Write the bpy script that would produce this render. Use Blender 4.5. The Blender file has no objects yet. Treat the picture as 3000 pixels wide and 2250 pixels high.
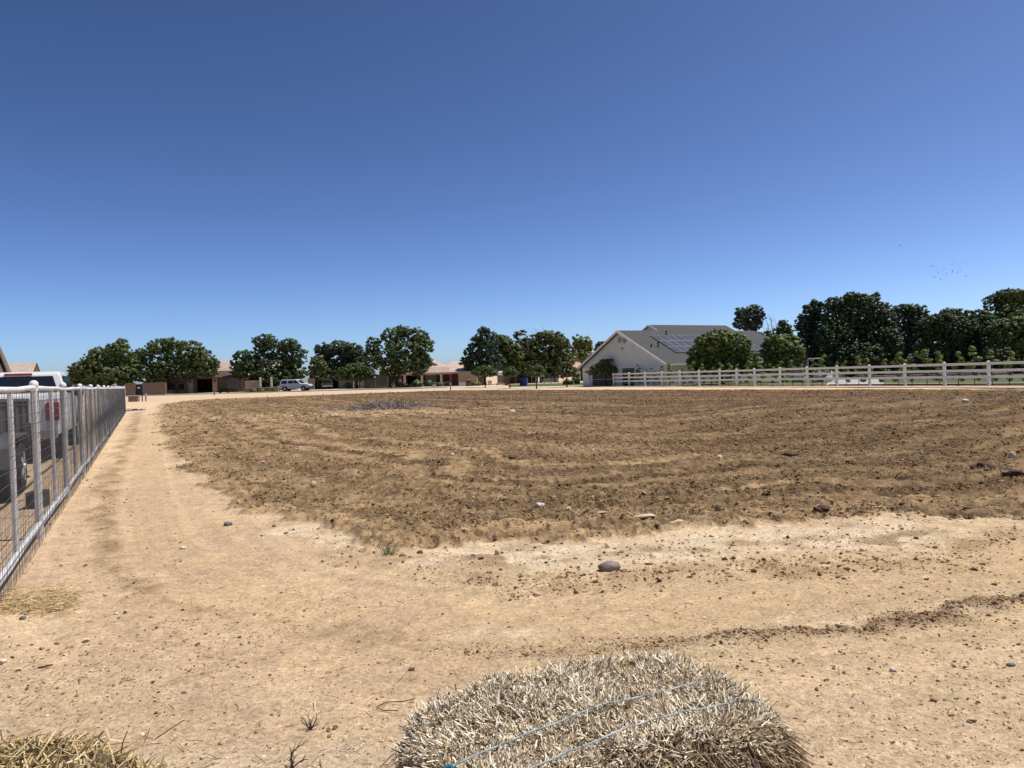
import bpy, bmesh, math, random
import numpy as np
from mathutils import Vector, Matrix
R = math.radians
SC = bpy.context.scene
COL = SC.collection
rng = np.random.default_rng(7)
random.seed(7)
F = 2080.0          # focal length in photo pixels (photo is 3000 x 2250)
EYE = 1.54
PITCH, ROLL = 0.70, 1.97
CAM = Matrix.Rotation(R(90 - PITCH), 3, 'X') @ Matrix.Rotation(R(-ROLL), 3, 'Z')
CAMN = np.array(CAM)
CP = Vector((0, 0, EYE))

# ---------------------------------------------------------------- places
def ray(px, py):
    return CAM @ Vector(((px - 1500) / F, -(py - 1125) / F, -1))
def at(px, py, Y):
    d = ray(px, py); return CP + d * (Y / d.y)
def sstep(a, b, x):
    t = np.clip((x - a) / (b - a), 0, 1); return t * t * (3 - 2 * t)
def g(x, y):                       # large shape of the land: it rises gently towards the far left
    x = np.asarray(x, float); y = np.asarray(y, float)
    return sstep(60, 118, y) * np.clip((-x - 8) / 46.0, 0, 1.3) * 0.38 - sstep(80, 128, y) * np.clip((x + 8) / 14 + 1, 0, 1) * .05
def G(x, y): return float(g(x, y))
def ground(px, py):
    d = ray(px, py); t = EYE / -d.z if d.z < 0 else 400.0
    for _ in range(12):
        p = CP + d * t
        if d.z >= -1e-6: break
        t = (EYE - G(p.x, p.y)) / -d.z
    p = CP + d * t; p.z = G(p.x, p.y); return p
def on(px, Y, dz=0.0):             # point standing on the ground under column px at depth Y
    p = at(px, 1100, Y); p = at(px, 1100 + (p.z) / Y * F, Y)
    p.z = G(p.x, p.y) + dz; return p
def hit(px, py, P, n):
    d = ray(px, py); t = (Vector(P) - CP).dot(n) / d.dot(n); return CP + d * t

# ---------------------------------------------------------------- noise
def _h(ix, iy, s):
    h = (ix.astype(np.int64) * 374761393 + iy.astype(np.int64) * 668265263 + s * 1442695041) & 0xffffffff
    h = ((h ^ (h >> 13)) * 1274126177) & 0xffffffff
    return ((h ^ (h >> 16)) & 0xffff) / 65535.0
def vn(x, y, s=0):
    x0 = np.floor(x); y0 = np.floor(y); fx = x - x0; fy = y - y0
    fx = fx * fx * (3 - 2 * fx); fy = fy * fy * (3 - 2 * fy)
    ix = x0.astype(np.int64); iy = y0.astype(np.int64)
    a = _h(ix, iy, s); b = _h(ix + 1, iy, s); c = _h(ix, iy + 1, s); d = _h(ix + 1, iy + 1, s)
    return (a + (b - a) * fx) * (1 - fy) + (c + (d - c) * fx) * fy
def fbm(x, y, o=4, s=0, gain=.5):
    v = np.zeros_like(x); a = 1.0; t = 0
    for i in range(o):
        v += a * vn(x, y, s + i * 17); t += a; a *= gain
        x = x * 2.03 + 13.1; y = y * 2.03 - 7.7
    return v / t
def sdf(poly, x, y):               # signed distance to a polygon, positive inside
    P = np.array([(p[0], p[1]) for p in poly]); n = len(P)
    d = np.full(x.shape, 1e9); ins = np.zeros(x.shape, bool)
    for i in range(n):
        a = P[i]; b = P[(i + 1) % n]; e = b - a
        wx = x - a[0]; wy = y - a[1]
        t = np.clip((wx * e[0] + wy * e[1]) / max(e @ e, 1e-9), 0, 1)
        d = np.minimum(d, (wx - e[0] * t) ** 2 + (wy - e[1] * t) ** 2)
        c = (a[1] > y) != (b[1] > y)
        with np.errstate(divide='ignore', invalid='ignore'):
            xi = a[0] + (y - a[1]) / (b[1] - a[1] if b[1] != a[1] else 1e-9) * e[0]
        ins ^= c & (x < xi)
    return np.where(ins, 1, -1) * np.sqrt(d)
def pdist(line, x, y):             # distance to a polyline
    P = np.array([(p[0], p[1]) for p in line]); d = np.full(x.shape, 1e9)
    for i in range(len(P) - 1):
        a = P[i]; e = P[i + 1] - a; wx = x - a[0]; wy = y - a[1]
        t = np.clip((wx * e[0] + wy * e[1]) / max(e @ e, 1e-9), 0, 1)
        d = np.minimum(d, (wx - e[0] * t) ** 2 + (wy - e[1] * t) ** 2)
    return np.sqrt(d)

# ---------------------------------------------------------------- objects
def link(o): COL.objects.link(o); return o
def tag(o, label=None, cat=None, group=None, kind=None):
    if label: o['label'] = label
    if cat: o['category'] = cat
    if group: o['group'] = group
    if kind: o['kind'] = kind
    return o
def thing(name, label, cat, loc=(0, 0, 0), rz=0.0, group=None):
    o = link(bpy.data.objects.new(name, None)); o.empty_display_size = .2
    o.location = loc; o.rotation_euler = (0, 0, rz); o['kind'] = 'thing'
    return tag(o, label, cat, group)
def np_mesh(name, V, Q, mat, parent=None, smooth=False, cols=None, loc=None):
    V = np.ascontiguousarray(V, np.float32); Q = np.ascontiguousarray(Q, np.int32)
    me = bpy.data.meshes.new(name); k = Q.shape[1]; n = len(Q)
    me.vertices.add(len(V)); me.vertices.foreach_set('co', V.ravel())
    me.loops.add(n * k); me.loops.foreach_set('vertex_index', Q.ravel())
    me.polygons.add(n); me.polygons.foreach_set('loop_start', np.arange(0, n * k, k, dtype=np.int32))
    me.polygons.foreach_set('use_smooth', np.full(n, smooth))
    me.update(calc_edges=True)
    if cols is not None:
        for an, c in cols.items():
            at_ = me.attributes.new(an, 'FLOAT_COLOR', 'POINT')
            at_.data.foreach_set('color', np.ascontiguousarray(np.c_[c, np.ones(len(c))], np.float32).ravel())
    me.materials.append(mat)
    o = link(bpy.data.objects.new(name, me))
    if parent: o.parent = parent
    if loc is not None: o.location = loc
    return o
class MB:
    def __init__(s): s.v = []; s.f = []
    def add(s, v, f):
        b = len(s.v); s.v += [tuple(p) for p in v]; s.f += [tuple(i + b for i in q) for q in f]; return s
    def box(s, c, d, rz=0, M=None):
        x, y, z = d[0] / 2, d[1] / 2, d[2] / 2
        v = [Vector((a * x, b * y, e * z)) for e in (-1, 1) for a, b in ((-1, -1), (1, -1), (1, 1), (-1, 1))]
        m = M if M is not None else Matrix.Rotation(rz, 3, 'Z')
        return s.add([m @ p + Vector(c) for p in v], [(3, 2, 1, 0), (4, 5, 6, 7), (0, 1, 5, 4), (1, 2, 6, 5), (2, 3, 7, 6), (3, 0, 4, 7)])
    def b2(s, lo, hi):
        return s.box([(a + b) / 2 for a, b in zip(lo, hi)], [b - a for a, b in zip(lo, hi)])
    def prism(s, poly, ext):       # polygon (3-D points) pushed along ext
        n = len(poly); e = Vector(ext); p = [Vector(q) for q in poly]
        f = [tuple(range(n))[::-1], tuple(range(n, 2 * n))] + [(i, (i + 1) % n, n + (i + 1) % n, n + i) for i in range(n)]
        return s.add(p + [q + e for q in p], f)
    def tube(s, path, rad, n=8, cap=True):
        P = [Vector(p) for p in path]; m = len(P); rd = rad if hasattr(rad, '__len__') else [rad] * m
        t = (P[1] - P[0]).normalized(); up = Vector((0, 0, 1)) if abs(t.z) < .9 else Vector((1, 0, 0))
        a = t.cross(up).normalized(); V = []
        for i in range(m):
            t = (P[min(i + 1, m - 1)] - P[max(i - 1, 0)]).normalized()
            a = (a - t * a.dot(t)).normalized(); b = t.cross(a)
            V += [P[i] + (a * math.cos(2 * math.pi * k / n) + b * math.sin(2 * math.pi * k / n)) * rd[i] for k in range(n)]
        f = [(i * n + k, i * n + (k + 1) % n, (i + 1) * n + (k + 1) % n, (i + 1) * n + k) for i in range(m - 1) for k in range(n)]
        if cap: f += [tuple(range(n))[::-1], tuple(range((m - 1) * n, m * n))]
        return s.add(V, f)
    def lathe(s, prof, c=(0, 0, 0), n=20, M=None):   # prof: (radius, z)
        m = len(prof); V = []
        for r, z in prof:
            for k in range(n):
                p = Vector((r * math.cos(2 * math.pi * k / n), r * math.sin(2 * math.pi * k / n), z))
                V.append((M @ p if M is not None else p) + Vector(c))
        f = [(i * n + k, i * n + (k + 1) % n, (i + 1) * n + (k + 1) % n, (i + 1) * n + k) for i in range(m - 1) for k in range(n)]
        f += [tuple(range(n))[::-1], tuple(range((m - 1) * n, m * n))]
        return s.add(V, f)
    def build(s, name, mat, parent=None, smooth=False, bevel=0, loc=None):
        me = bpy.data.meshes.new(name); me.from_pydata(s.v, [], s.f)
        bm = bmesh.new(); bm.from_mesh(me)
        bmesh.ops.recalc_face_normals(bm, faces=bm.faces)
        if bevel:
            ed = [e for e in bm.edges if len(e.link_faces) == 2 and e.calc_face_angle(0) > .5]
            bmesh.ops.bevel(bm, geom=ed, offset=bevel, segments=2, profile=.5, affect='EDGES', clamp_overlap=True)
        bm.to_mesh(me); bm.free()
        if smooth:
            for p in me.polygons: p.use_smooth = True
            try: me.set_sharp_from_angle(angle=R(38))
            except Exception: pass
        me.materials.append(mat)
        o = link(bpy.data.objects.new(name, me))
        if parent: o.parent = parent
        if loc is not None: o.location = loc
        return o
def copy_tree(o, parent=None):
    c = o.copy(); link(c)
    if parent: c.parent = parent
    for ch in list(o.children): copy_tree(ch, c)
    return c

# ---------------------------------------------------------------- materials
def newmat(name):
    m = bpy.data.materials.new(name); m.use_nodes = True
    nt = m.node_tree; return m, nt, nt.nodes['Principled BSDF']
def node(nt, t, **k):
    n = nt.nodes.new(t)
    for a, b in k.items(): setattr(n, a, b)
    return n
def mat(name, c, rough=.8, var=.15, scale=4.0, bump=0.0, bscale=None, metal=0.0, spec=.3, c2=None, det=6):
    m, nt, b = newmat(name)
    tc = node(nt, 'ShaderNodeTexCoord')
    nz = node(nt, 'ShaderNodeTexNoise'); nz.inputs['Scale'].default_value = scale; nz.inputs['Detail'].default_value = det
    nt.links.new(tc.outputs['Object'], nz.inputs['Vector'])
    rp = node(nt, 'ShaderNodeValToRGB')
    lo = [x * (1 - var) for x in c]; hi = [min(1, x * (1 + var)) for x in (c2 or c)]
    rp.color_ramp.elements[0].color = (*lo, 1); rp.color_ramp.elements[0].position = .3
    rp.color_ramp.elements[1].color = (*hi, 1); rp.color_ramp.elements[1].position = .7
    nt.links.new(nz.outputs['Fac'], rp.inputs['Fac']); nt.links.new(rp.outputs['Color'], b.inputs['Base Color'])
    b.inputs['Roughness'].default_value = rough; b.inputs['Metallic'].default_value = metal
    b.inputs['Specular IOR Level'].default_value = spec
    if bump:
        n2 = node(nt, 'ShaderNodeTexNoise'); n2.inputs['Scale'].default_value = bscale or scale * 6; n2.inputs['Detail'].default_value = 5
        nt.links.new(tc.outputs['Object'], n2.inputs['Vector'])
        bp = node(nt, 'ShaderNodeBump'); bp.inputs['Strength'].default_value = bump; bp.inputs['Distance'].default_value = .02
        nt.links.new(n2.outputs['Fac'], bp.inputs['Height']); nt.links.new(bp.outputs['Normal'], b.inputs['Normal'])
    return m
def isl(name, stops, rough=.85, spec=.2, trans=0.0):     # one colour per loose piece (leaf, straw, clod)
    m, nt, b = newmat(name)
    ge = node(nt, 'ShaderNodeNewGeometry'); rp = node(nt, 'ShaderNodeValToRGB')
    e = rp.color_ramp.elements
    while len(e) < len(stops): e.new(.5)
    for i, (p, c) in enumerate(stops): e[i].position = p; e[i].color = (*c, 1)
    nt.links.new(ge.outputs['Random Per Island'], rp.inputs['Fac'])
    nt.links.new(rp.outputs['Color'], b.inputs['Base Color'])
    b.inputs['Roughness'].default_value = rough; b.inputs['Specular IOR Level'].default_value = spec
    if trans:
        tr = node(nt, 'ShaderNodeBsdfTranslucent'); mx = node(nt, 'ShaderNodeMixShader'); mx.inputs[0].default_value = trans
        nt.links.new(rp.outputs['Color'], tr.inputs['Color'])
        nt.links.new(b.outputs[0], mx.inputs[1]); nt.links.new(tr.outputs[0], mx.inputs[2])
        nt.links.new(mx.outputs[0], nt.nodes['Material Output'].inputs['Surface'])
    return m

# ---------------------------------------------------------------- camera, sun, sky
cd = bpy.data.cameras.new('camera'); cam = link(bpy.data.objects.new('camera', cd))
cd.sensor_width = 36; cd.lens = F / 3000 * 36; cd.clip_end = 8000; cd.clip_start = .05
cam.matrix_world = Matrix.Translation(CP) @ CAM.to_4x4(); SC.camera = cam
SUN_EL = 65.0; sx, sy = .975, .22                     # the sun stands high, to the side and a little beyond
h_ = math.hypot(sx, sy); ce = math.cos(R(SUN_EL))
SUND = Vector((sx / h_ * ce, sy / h_ * ce, math.sin(R(SUN_EL))))
ld = bpy.data.lights.new('sun', 'SUN'); ld.energy = 5.0; ld.angle = R(.5); ld.color = (1, .955, .88)
sun = link(bpy.data.objects.new('sun', ld)); sun.rotation_euler = SUND.to_track_quat('Z', 'Y').to_euler(); sun.location = (0, 0, 60)
W = bpy.data.worlds.new('World'); SC.world = W; W.use_nodes = True
nt = W.node_tree; bg = nt.nodes['Background']
sk = nt.nodes.new('ShaderNodeTexSky'); sk.sky_type = 'NISHITA'; sk.sun_disc = False
sk.sun_elevation = R(SUN_EL); sk.sun_rotation = math.atan2(SUND.x, SUND.y)
sk.altitude = 400; sk.air_density = .55; sk.dust_density = 1.2; sk.ozone_density = 2.0
gm = nt.nodes.new('ShaderNodeGamma'); gm.inputs[1].default_value = 1.47      # desert noon: deeper zenith
nt.links.new(sk.outputs[0], gm.inputs[0]); nt.links.new(gm.outputs[0], bg.inputs[0]); bg.inputs[1].default_value = .0735
SC.view_settings.view_transform = 'Standard'; SC.view_settings.look = 'None'
SC.view_settings.exposure = 0.0; SC.view_settings.gamma = 1.0
SC.cycles.max_bounces = 6; SC.cycles.transparent_max_bounces = 6
# ---------------------------------------------------------------- the land
S = 3000 / 2212.0
def gp(pts): return [ground(x * S, y * S) for x, y in pts]
def far(px, Y):
    p = on(px * S, Y); return p
FIELD = gp([(352, 872), (340, 890), (352, 925), (372, 965), (400, 1010), (445, 1050), (500, 1085), (560, 1112), (640, 1130), (720, 1142), (810, 1160), (900, 1175),
            (1000, 1170), (1120, 1168), (1200, 1160), (1300, 1150), (1400, 1143), (1500, 1150), (1600, 1150), (1700, 1134), (1800, 1122), (1900, 1110), (2000, 1110), (2120, 1124), (2212, 1120), (2400, 1110), (2700, 1100),
            (2700, 843), (2212, 841), (1900, 841), (1600, 841.5), (1330, 842), (1100, 842), (960, 843.5), (800, 849), (600, 857), (480, 861), (400, 866)])
PALE = gp([(520, 1120), (620, 1128), (760, 1150), (900, 1180), (1050, 1178), (1200, 1168), (1320, 1160), (1500, 1158), (1640, 1150), (1760, 1136), (1900, 1118), (2000, 1118),
           (2060, 1150), (1960, 1190), (1800, 1196), (1650, 1190), (1500, 1200), (1400, 1215), (1300, 1235), (1120, 1236), (960, 1232), (800, 1200), (680, 1172), (560, 1150)])
SCUFF = gp([(760, 1200), (900, 1225), (1040, 1240), (1180, 1243), (1300, 1236), (1450, 1215), (1600, 1196), (1760, 1200), (1900, 1198), (2060, 1160), (2212, 1140), (2400, 1130), (2400, 1180), (2212, 1190),
            (2080, 1205), (1960, 1222), (1800, 1235), (1600, 1240), (1450, 1255), (1340, 1268), (1150, 1275), (1000, 1262), (880, 1240)])
BERM = gp([(2600, 1230), (2400, 1258), (2212, 1286), (2100, 1306), (1980, 1330), (1850, 1352), (1720, 1369), (1600, 1381), (1480, 1390), (1350, 1397), (1200, 1402), (1060, 1402), (940, 1400)])
RUT = gp([(940, 1400), (820, 1395), (700, 1378), (600, 1360), (480, 1338), (400, 1322)])
EDGE1 = gp([(300, 890), (292, 930), (268, 980), (240, 1030), (228, 1090), (232, 1150), (236, 1200), (262, 1250), (330, 1290), (420, 1318)])
PATH = gp([(322, 895), (322, 940), (320, 1000), (322, 1080), (345, 1160), (400, 1230), (520, 1290), (700, 1330), (950, 1350), (1300, 1345), (1600, 1320), (1900, 1275), (2212, 1225), (2500, 1190)])

def land_masks(x, y):
    wx = x + (fbm(x * .9, y * .9, 3, 5) - .5) * .9 + (vn(x * 5, y * 5, 9) - .5) * .3 + (vn(x * 14, y * 14, 10) - .5) * .14
    wy = y + (fbm(x * .9, y * .9, 3, 25) - .5) * .9 + (vn(x * 5, y * 5, 29) - .5) * .3 + (vn(x * 14, y * 14, 30) - .5) * .14
    r = np.hypot(x, y); soft = .05 + r * .005
    fs = sdf(FIELD, wx, wy); field = sstep(-soft * 1.2, soft * 1.6, fs)
    pale = sstep(-.25, .45, sdf(PALE, wx, wy))
    scuff = sstep(-.25, .4, sdf(SCUFF, wx, wy))
    bf = sstep(-.9, 2.6, x + .25 * (y - 3)) * .85 + .15; berm = bf * np.exp(-(pdist(BERM, wx * .5 + x * .5, wy * .5 + y * .5) / .09) ** 2)
    rut = np.exp(-(pdist(RUT, wx, wy) / .09) ** 2) * .6
    e1 = np.exp(-(pdist(EDGE1, wx * .6 + x * .4, wy * .6 + y * .4) / (.09 + .004 * r)) ** 2)
    path = np.exp(-(pdist(PATH, wx, wy) / 1.15) ** 2)
    return dict(field=field, fs=fs, pale=pale, scuff=scuff, berm=berm, rut=rut, e1=e1, path=path, r=r)

def furrow(x, y):                  # long scratches left by the tiller, running across the lot
    a = R(12); u = x * math.cos(a) + y * math.sin(a); v = -x * math.sin(a) + y * math.cos(a)
    return u, v
def rows(x, y, M):                 # tines ran round and round, parallel to the edge of the tilled ground
    v = np.maximum(M['fs'], -3) + (fbm(x * .12, y * .12, 3, 171) - .5) * 2.6; u = (x * .8 + y * .6) * .16
    return v, u
def land_height(x, y, M, lod=True):
    r = M['r']; res = np.maximum(r * .0022, .004)
    def band(fr): return 1 - sstep(.25, .8, fr * res * 2)
    h = (fbm(x * .35, y * .35, 2, 3) - .5) * .05
    n1 = fbm(x * 3, y * 3, 3, 40) - .5
    h += n1 * .014
    h += (vn(x * 22, y * 22, 44) - .5) * .007 * band(22) + (vn(x * 60, y * 60, 45) - .5) * .004 * band(60)
    u, v = furrow(x, y)
    rough = M['field'] * (1 - .15 * M['pale']) + .35 * M['scuff'] * (1 - M['field'])
    big = fbm(x * 1.6, y * 1.6, 3, 60) - .5
    rv, ru = rows(x, y, M); row = vn(rv * 3.1, ru * 1.2, 62) * .6 + vn(rv * 7.3, ru * 4, 63) * .4 - .5
    cl = np.abs(vn(x * 7.5, y * 7.5, 64) - .5) * 2; cl2 = np.abs(vn(x * 17, y * 17, 65) - .5) * 2
    h += rough * (big * .06 + row * .06 * sstep(.3, 1.6, M['fs']) + (.5 - cl) * .08 + (.5 - cl2) * .07 * band(17) + (vn(x * 38, y * 38, 66) - .5) * .035 * band(38))
    h += M['berm'] * (.022 + (vn(x * 15, y * 15, 70) - .5) * .03 + (vn(x * 33, y * 33, 77) - .5) * .02)
    h -= M['rut'] * .02
    h += M['e1'] * (.018 + (vn(x * 18, y * 18, 72) - .5) * .02)
    h -= M['path'] * .03
    return h
def land_colour(x, y, M):
    tan = np.array([.64, .47, .295]); warm = np.array([.555, .392, .215]); light = np.array([.68, .54, .37])
    brown = np.array([.116, .071, .035]); brown2 = np.array([.305, .205, .110])
    n = fbm(x * .5, y * .5, 4, 80); n2 = fbm(x * 2.5, y * 2.5, 3, 85)
    c = tan[None] * (.96 + .11 * n[:, None])
    c = c * (1 - .10 * sstep(.5, .75, n2)[:, None])
    def mix(c, k, w): w = np.clip(w, 0, 1)[:, None]; return c * (1 - w) + np.asarray(k) * w
    c = mix(c, warm, M['path'] * .8)
    # the ground between the fence and the path is pinker and littered
    pk = sstep(.2, 1.2, -(x + .52 * (y - 7) + 1.0)) * (y < 60)
    c = mix(c, [.52, .36, .235], pk * .5 * sstep(.3, .6, n2))
    u, v = furrow(x, y)
    st = fbm(u * .22, v * 1.1, 4, 90); st2 = fbm(u * .5, v * 3.2, 3, 95)
    rv, ru = rows(x, y, M); rw = vn(rv * 2.6, ru * 1.4, 161) * .5 + vn(rv * 6.1, ru * 3.5, 162) * .3 + n2 * .2
    sk_ = rw * .5 + st2 * .25 + n2 * .25
    c = mix(c, light, M['pale'] * sstep(.60, .40, sk_) if False else M['pale'] * (1 - sstep(.46, .62, sk_)))
    c = mix(c, brown2, M['pale'] * sstep(.48, .57, sk_) * .8)
    c = mix(c, brown2 * 1.15, M['scuff'] * (1 - M['pale'] * .7) * sstep(.31, .50, n2 * .55 + st2 * .2 + rw * .25) * .9)
    c = mix(c, light, sstep(.62, .72, st * .6 + n2 * .4) * .45 * (M['r'] < 30))
    # tilled soil: darker and damper towards the far side, paler near its edge and along worn strips
    damp = sstep(-16, 14, x + .3 * (y - 20)) * .55 + .34 + (st - .5) * .8 + (rw - .5) * .9 + (n - .5) * .45 + sstep(20, 60, y) * .12
    edge = 1 - sstep(.0, 2.6, M['fs'] - (n - .5) * 2)
    dry = np.clip(1.05 - damp + edge * .45, 0, 1)
    fc = brown[None] * (1 - dry[:, None]) + brown2[None] * dry[:, None]
    fc = fc * (.82 + .36 * n2[:, None])
    fc = mix(fc, [.44, .315, .185], sstep(.60, .74, (1 - rw) * .4 + n2 * .3 + st * .3 + (y < 26) * .02) * .2 * sstep(4, 12, y))
    fc = mix(fc, [.44, .315, .185], np.exp(-((x + 7) / 9) ** 2 - ((y - 33) / 4.0) ** 2) * sstep(.4, .6, n2) * .8)
    # crumbly grain along the tines: lit crests and shaded gaps painted into soil colour
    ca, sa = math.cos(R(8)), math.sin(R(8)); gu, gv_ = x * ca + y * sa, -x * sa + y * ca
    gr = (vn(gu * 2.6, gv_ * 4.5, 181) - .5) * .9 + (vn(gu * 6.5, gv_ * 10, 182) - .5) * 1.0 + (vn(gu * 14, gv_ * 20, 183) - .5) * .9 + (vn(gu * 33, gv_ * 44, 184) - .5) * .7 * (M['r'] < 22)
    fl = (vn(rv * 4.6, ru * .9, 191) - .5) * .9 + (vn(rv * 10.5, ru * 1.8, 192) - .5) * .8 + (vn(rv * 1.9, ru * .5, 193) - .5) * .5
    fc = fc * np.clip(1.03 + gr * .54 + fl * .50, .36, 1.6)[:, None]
    w = M['field'][:, None]; c = c * (1 - w) + fc * w
    gs = (vn(gu * 9, gv_ * 14, 186) - .5) + (vn(gu * 24, gv_ * 36, 187) - .5) * .9
    c = c * (1 + .16 * gs * (1 - M['field']))[:, None]
    c = mix(c, [.31, .21, .125], M['berm'] * .8)
    c = mix(c, [.32, .215, .12], np.maximum(M['e1'] * .95, M['rut'] * .95) * (.4 + .6 * sstep(.35, .6, n2)))
    # faint tyre and rake marks following the curve of the path
    pd = pdist(PATH, x, y); tm_ = fbm(pd * 9, np.full_like(pd, 3.3) + fbm(x * .4, y * .4, 2, 151) * 2, 3, 150)
    c = c * (1 - .09 * sstep(.50, .68, tm_) * (pd < 2.2) * (1 - M['field']) * sstep(.3, .6, n))[:, None]
    c = c * (1 + .06 * sstep(.55, .7, 1 - tm_) * (pd < 2.2) * (1 - M['field']))[:, None]
    # verge beyond the field: pale dusty strip
    vg = sstep(60, 80, y) * (1 - M['field'])
    c = mix(c, [.56, .42, .275], vg * .8)
    return np.clip(c, .02, .9)

ang = np.r_[np.linspace(-180, -47, 26)[:-1], np.arange(-47, 47.001, .1), np.linspace(47, 180, 26)[1:-1]]
rad = np.r_[np.geomspace(.9, 60, 760), np.geomspace(60, 260, 130)[1:], np.geomspace(260, 4000, 22)[1:]]
A, RR = np.meshgrid(np.radians(ang), rad); gx = (RR * np.sin(A)).ravel(); gy = (RR * np.cos(A)).ravel()
M_ = land_masks(gx, gy)
gz = g(gx, gy) + land_height(gx, gy, M_) * (1 - sstep(150, 400, M_['r']))
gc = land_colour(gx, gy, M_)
na, nr = len(ang), len(rad)
I, J = np.meshgrid(np.arange(nr - 1), np.arange(na), indexing='ij')
a = I * na + J; b = I * na + (J + 1) % na
Q = np.stack([a, b, b + na, a + na], -1).reshape(-1, 4)[:, ::-1]
V = np.c_[gx, gy, gz]
ctr = len(V); V = np.r_[V, [[0, 0, 0]]]; gc = np.r_[gc, gc[:1]]
jj = np.arange(0, na - 1, 2); Q = np.r_[Q, np.stack([np.full(len(jj), ctr), jj, jj + 1, (jj + 2) % na], -1)[:, ::-1]]
m, nt, b = newmat('dry_soil')
ac = node(nt, 'ShaderNodeAttribute', attribute_name='soil_colour'); tc = node(nt, 'ShaderNodeTexCoord')
def nz_(sc, det=4, rg=.6):
    n = node(nt, 'ShaderNodeTexNoise'); n.inputs['Scale'].default_value = sc; n.inputs['Detail'].default_value = det; n.inputs['Roughness'].default_value = rg
    nt.links.new(tc.outputs['Object'], n.inputs['Vector']); return n
def ramp(src, p0, c0, p1, c1):
    r_ = node(nt, 'ShaderNodeValToRGB'); e = r_.color_ramp.elements
    e[0].position = p0; e[0].color = (c0,) * 3 + (1,); e[1].position = p1; e[1].color = (c1,) * 3 + (1,)
    nt.links.new(src, r_.inputs['Fac']); return r_
n1 = nz_(38, 6, .75); n2 = nz_(9, 5, .7)
def mul(c, f):
    mx = node(nt, 'ShaderNodeMix', data_type='RGBA', blend_type='MULTIPLY'); mx.inputs['Factor'].default_value = 1
    nt.links.new(c, mx.inputs[6]); nt.links.new(f, mx.inputs[7]); return mx.outputs[2]
c = mul(ac.outputs['Color'], ramp(n1.outputs['Fac'], .30, .55, .70, 1.38).outputs['Color'])
c = mul(c, ramp(n2.outputs['Fac'], .3, .84, .7, 1.14).outputs['Color'])
n4 = nz_(125, 4, .8); c = mul(c, ramp(n4.outputs['Fac'], .34, .70, .66, 1.30).outputs['Color'])
nt.links.new(c, b.inputs['Base Color']); b.inputs['Roughness'].default_value = .95; b.inputs['Specular IOR Level'].default_value = .12
bp = node(nt, 'ShaderNodeBump'); bp.inputs['Strength'].default_value = 1.0; bp.inputs['Distance'].default_value = .012
n3 = nz_(70, 5, .8); nt.links.new(n3.outputs['Fac'], bp.inputs['Height']); nt.links.new(bp.outputs['Normal'], b.inputs['Normal'])
SOIL = m
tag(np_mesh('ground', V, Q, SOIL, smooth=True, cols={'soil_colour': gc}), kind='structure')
def surf(x, y):                    # true height of the finished ground
    x = np.atleast_1d(np.asarray(x, float)); y = np.atleast_1d(np.asarray(y, float)); M = land_masks(x, y)
    return g(x, y) + land_height(x, y, M)
# ---------------------------------------------------------------- loose things on the ground
ICO_V = None
def ico():
    bm = bmesh.new(); bmesh.ops.create_icosphere(bm, subdivisions=1, radius=1)
    v = np.array([p.co[:] for p in bm.verts]); f = np.array([[q.index for q in t.verts] for t in bm.faces]); bm.free(); return v, f
ICO_V, ICO_F = ico()
def rotm(n):
    q = rng.normal(size=(n, 4)); q /= np.linalg.norm(q, axis=1)[:, None]; w, x, y, z = q.T
    return np.stack([1 - 2 * (y * y + z * z), 2 * (x * y - z * w), 2 * (x * z + y * w), 2 * (x * y + z * w), 1 - 2 * (x * x + z * z), 2 * (y * z - x * w),
                     2 * (x * z - y * w), 2 * (y * z + x * w), 1 - 2 * (x * x + y * y)], -1).reshape(n, 3, 3)
def lumps(name, P, size, mat_, flat=.65, jit=.28, sink=.35):
    n = len(P); size = np.minimum(size, np.median(size) * 3.2 + np.hypot(P[:, 0], P[:, 1]) * .0006); v = ICO_V[None] * (1 + rng.normal(size=(n, len(ICO_V), 1)) * jit)
    v = np.einsum('nij,nkj->nki', rotm(n), v * (1 + rng.normal(size=(n, 1, 3)) * .25))
    v = v * size[:, None, None]; v[:, :, 2] *= flat; v = v + P[:, None, :]; v[:, :, 2] += (size * flat * (1 - 2 * sink))[:, None]
    f = ICO_F[None] + (np.arange(n) * len(ICO_V))[:, None, None]
    return np_mesh(name, v.reshape(-1, 3), f.reshape(-1, 3), mat_)
def sample_px(n, x0, x1, y0, y1, pw=1.0):
    px = rng.uniform(x0, x1, n) * S; py = (y0 + (y1 - y0) * rng.uniform(0, 1, n) ** pw) * S
    d = np.c_[(px - 1500) / F, -(py - 1125) / F, -np.ones(n)] @ CAMN.T
    t = EYE / np.maximum(-d[:, 2], 1e-4); return d[:, 0] * t, d[:, 1] * t
clod_mat = isl('clod_soil', [(0, (.11, .067, .034)), (.35, (.195, .124, .063)), (.7, (.30, .198, .105)), (1, (.44, .31, .175))], .95, .1)
stone_mat = isl('pebble_stone', [(0, (.28, .20, .13)), (.4, (.48, .35, .22)), (.8, (.60, .47, .32)), (.96, (.66, .55, .40)), (1, (.78, .70, .56))], .85, .2)
x, y = sample_px(520000, -60, 2272, 845, 1290)
M = land_masks(x, y); r = M['r']
rv, ru = rows(x, y, M); rwv = vn(rv * 2.6, ru * 1.4, 161) * .6 + vn(rv * 6.1, ru * 3.5, 162) * .4
wt = np.clip(M['field'] * (.10 + 1.5 * sstep(.35, .75, rwv) * (.4 + fbm(x * .5, y * .7, 3, 111))) + M['scuff'] * .15 + M['pale'] * .04, 0, 1)
k = rng.uniform(size=len(x)) < wt * .75
x, y, r = x[k], y[k], r[k]
sz = np.exp(rng.normal(size=len(x)) * .6) * np.maximum(.005, .0005 * r)
sz = np.minimum(sz, .015 + .0011 * r)
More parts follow.
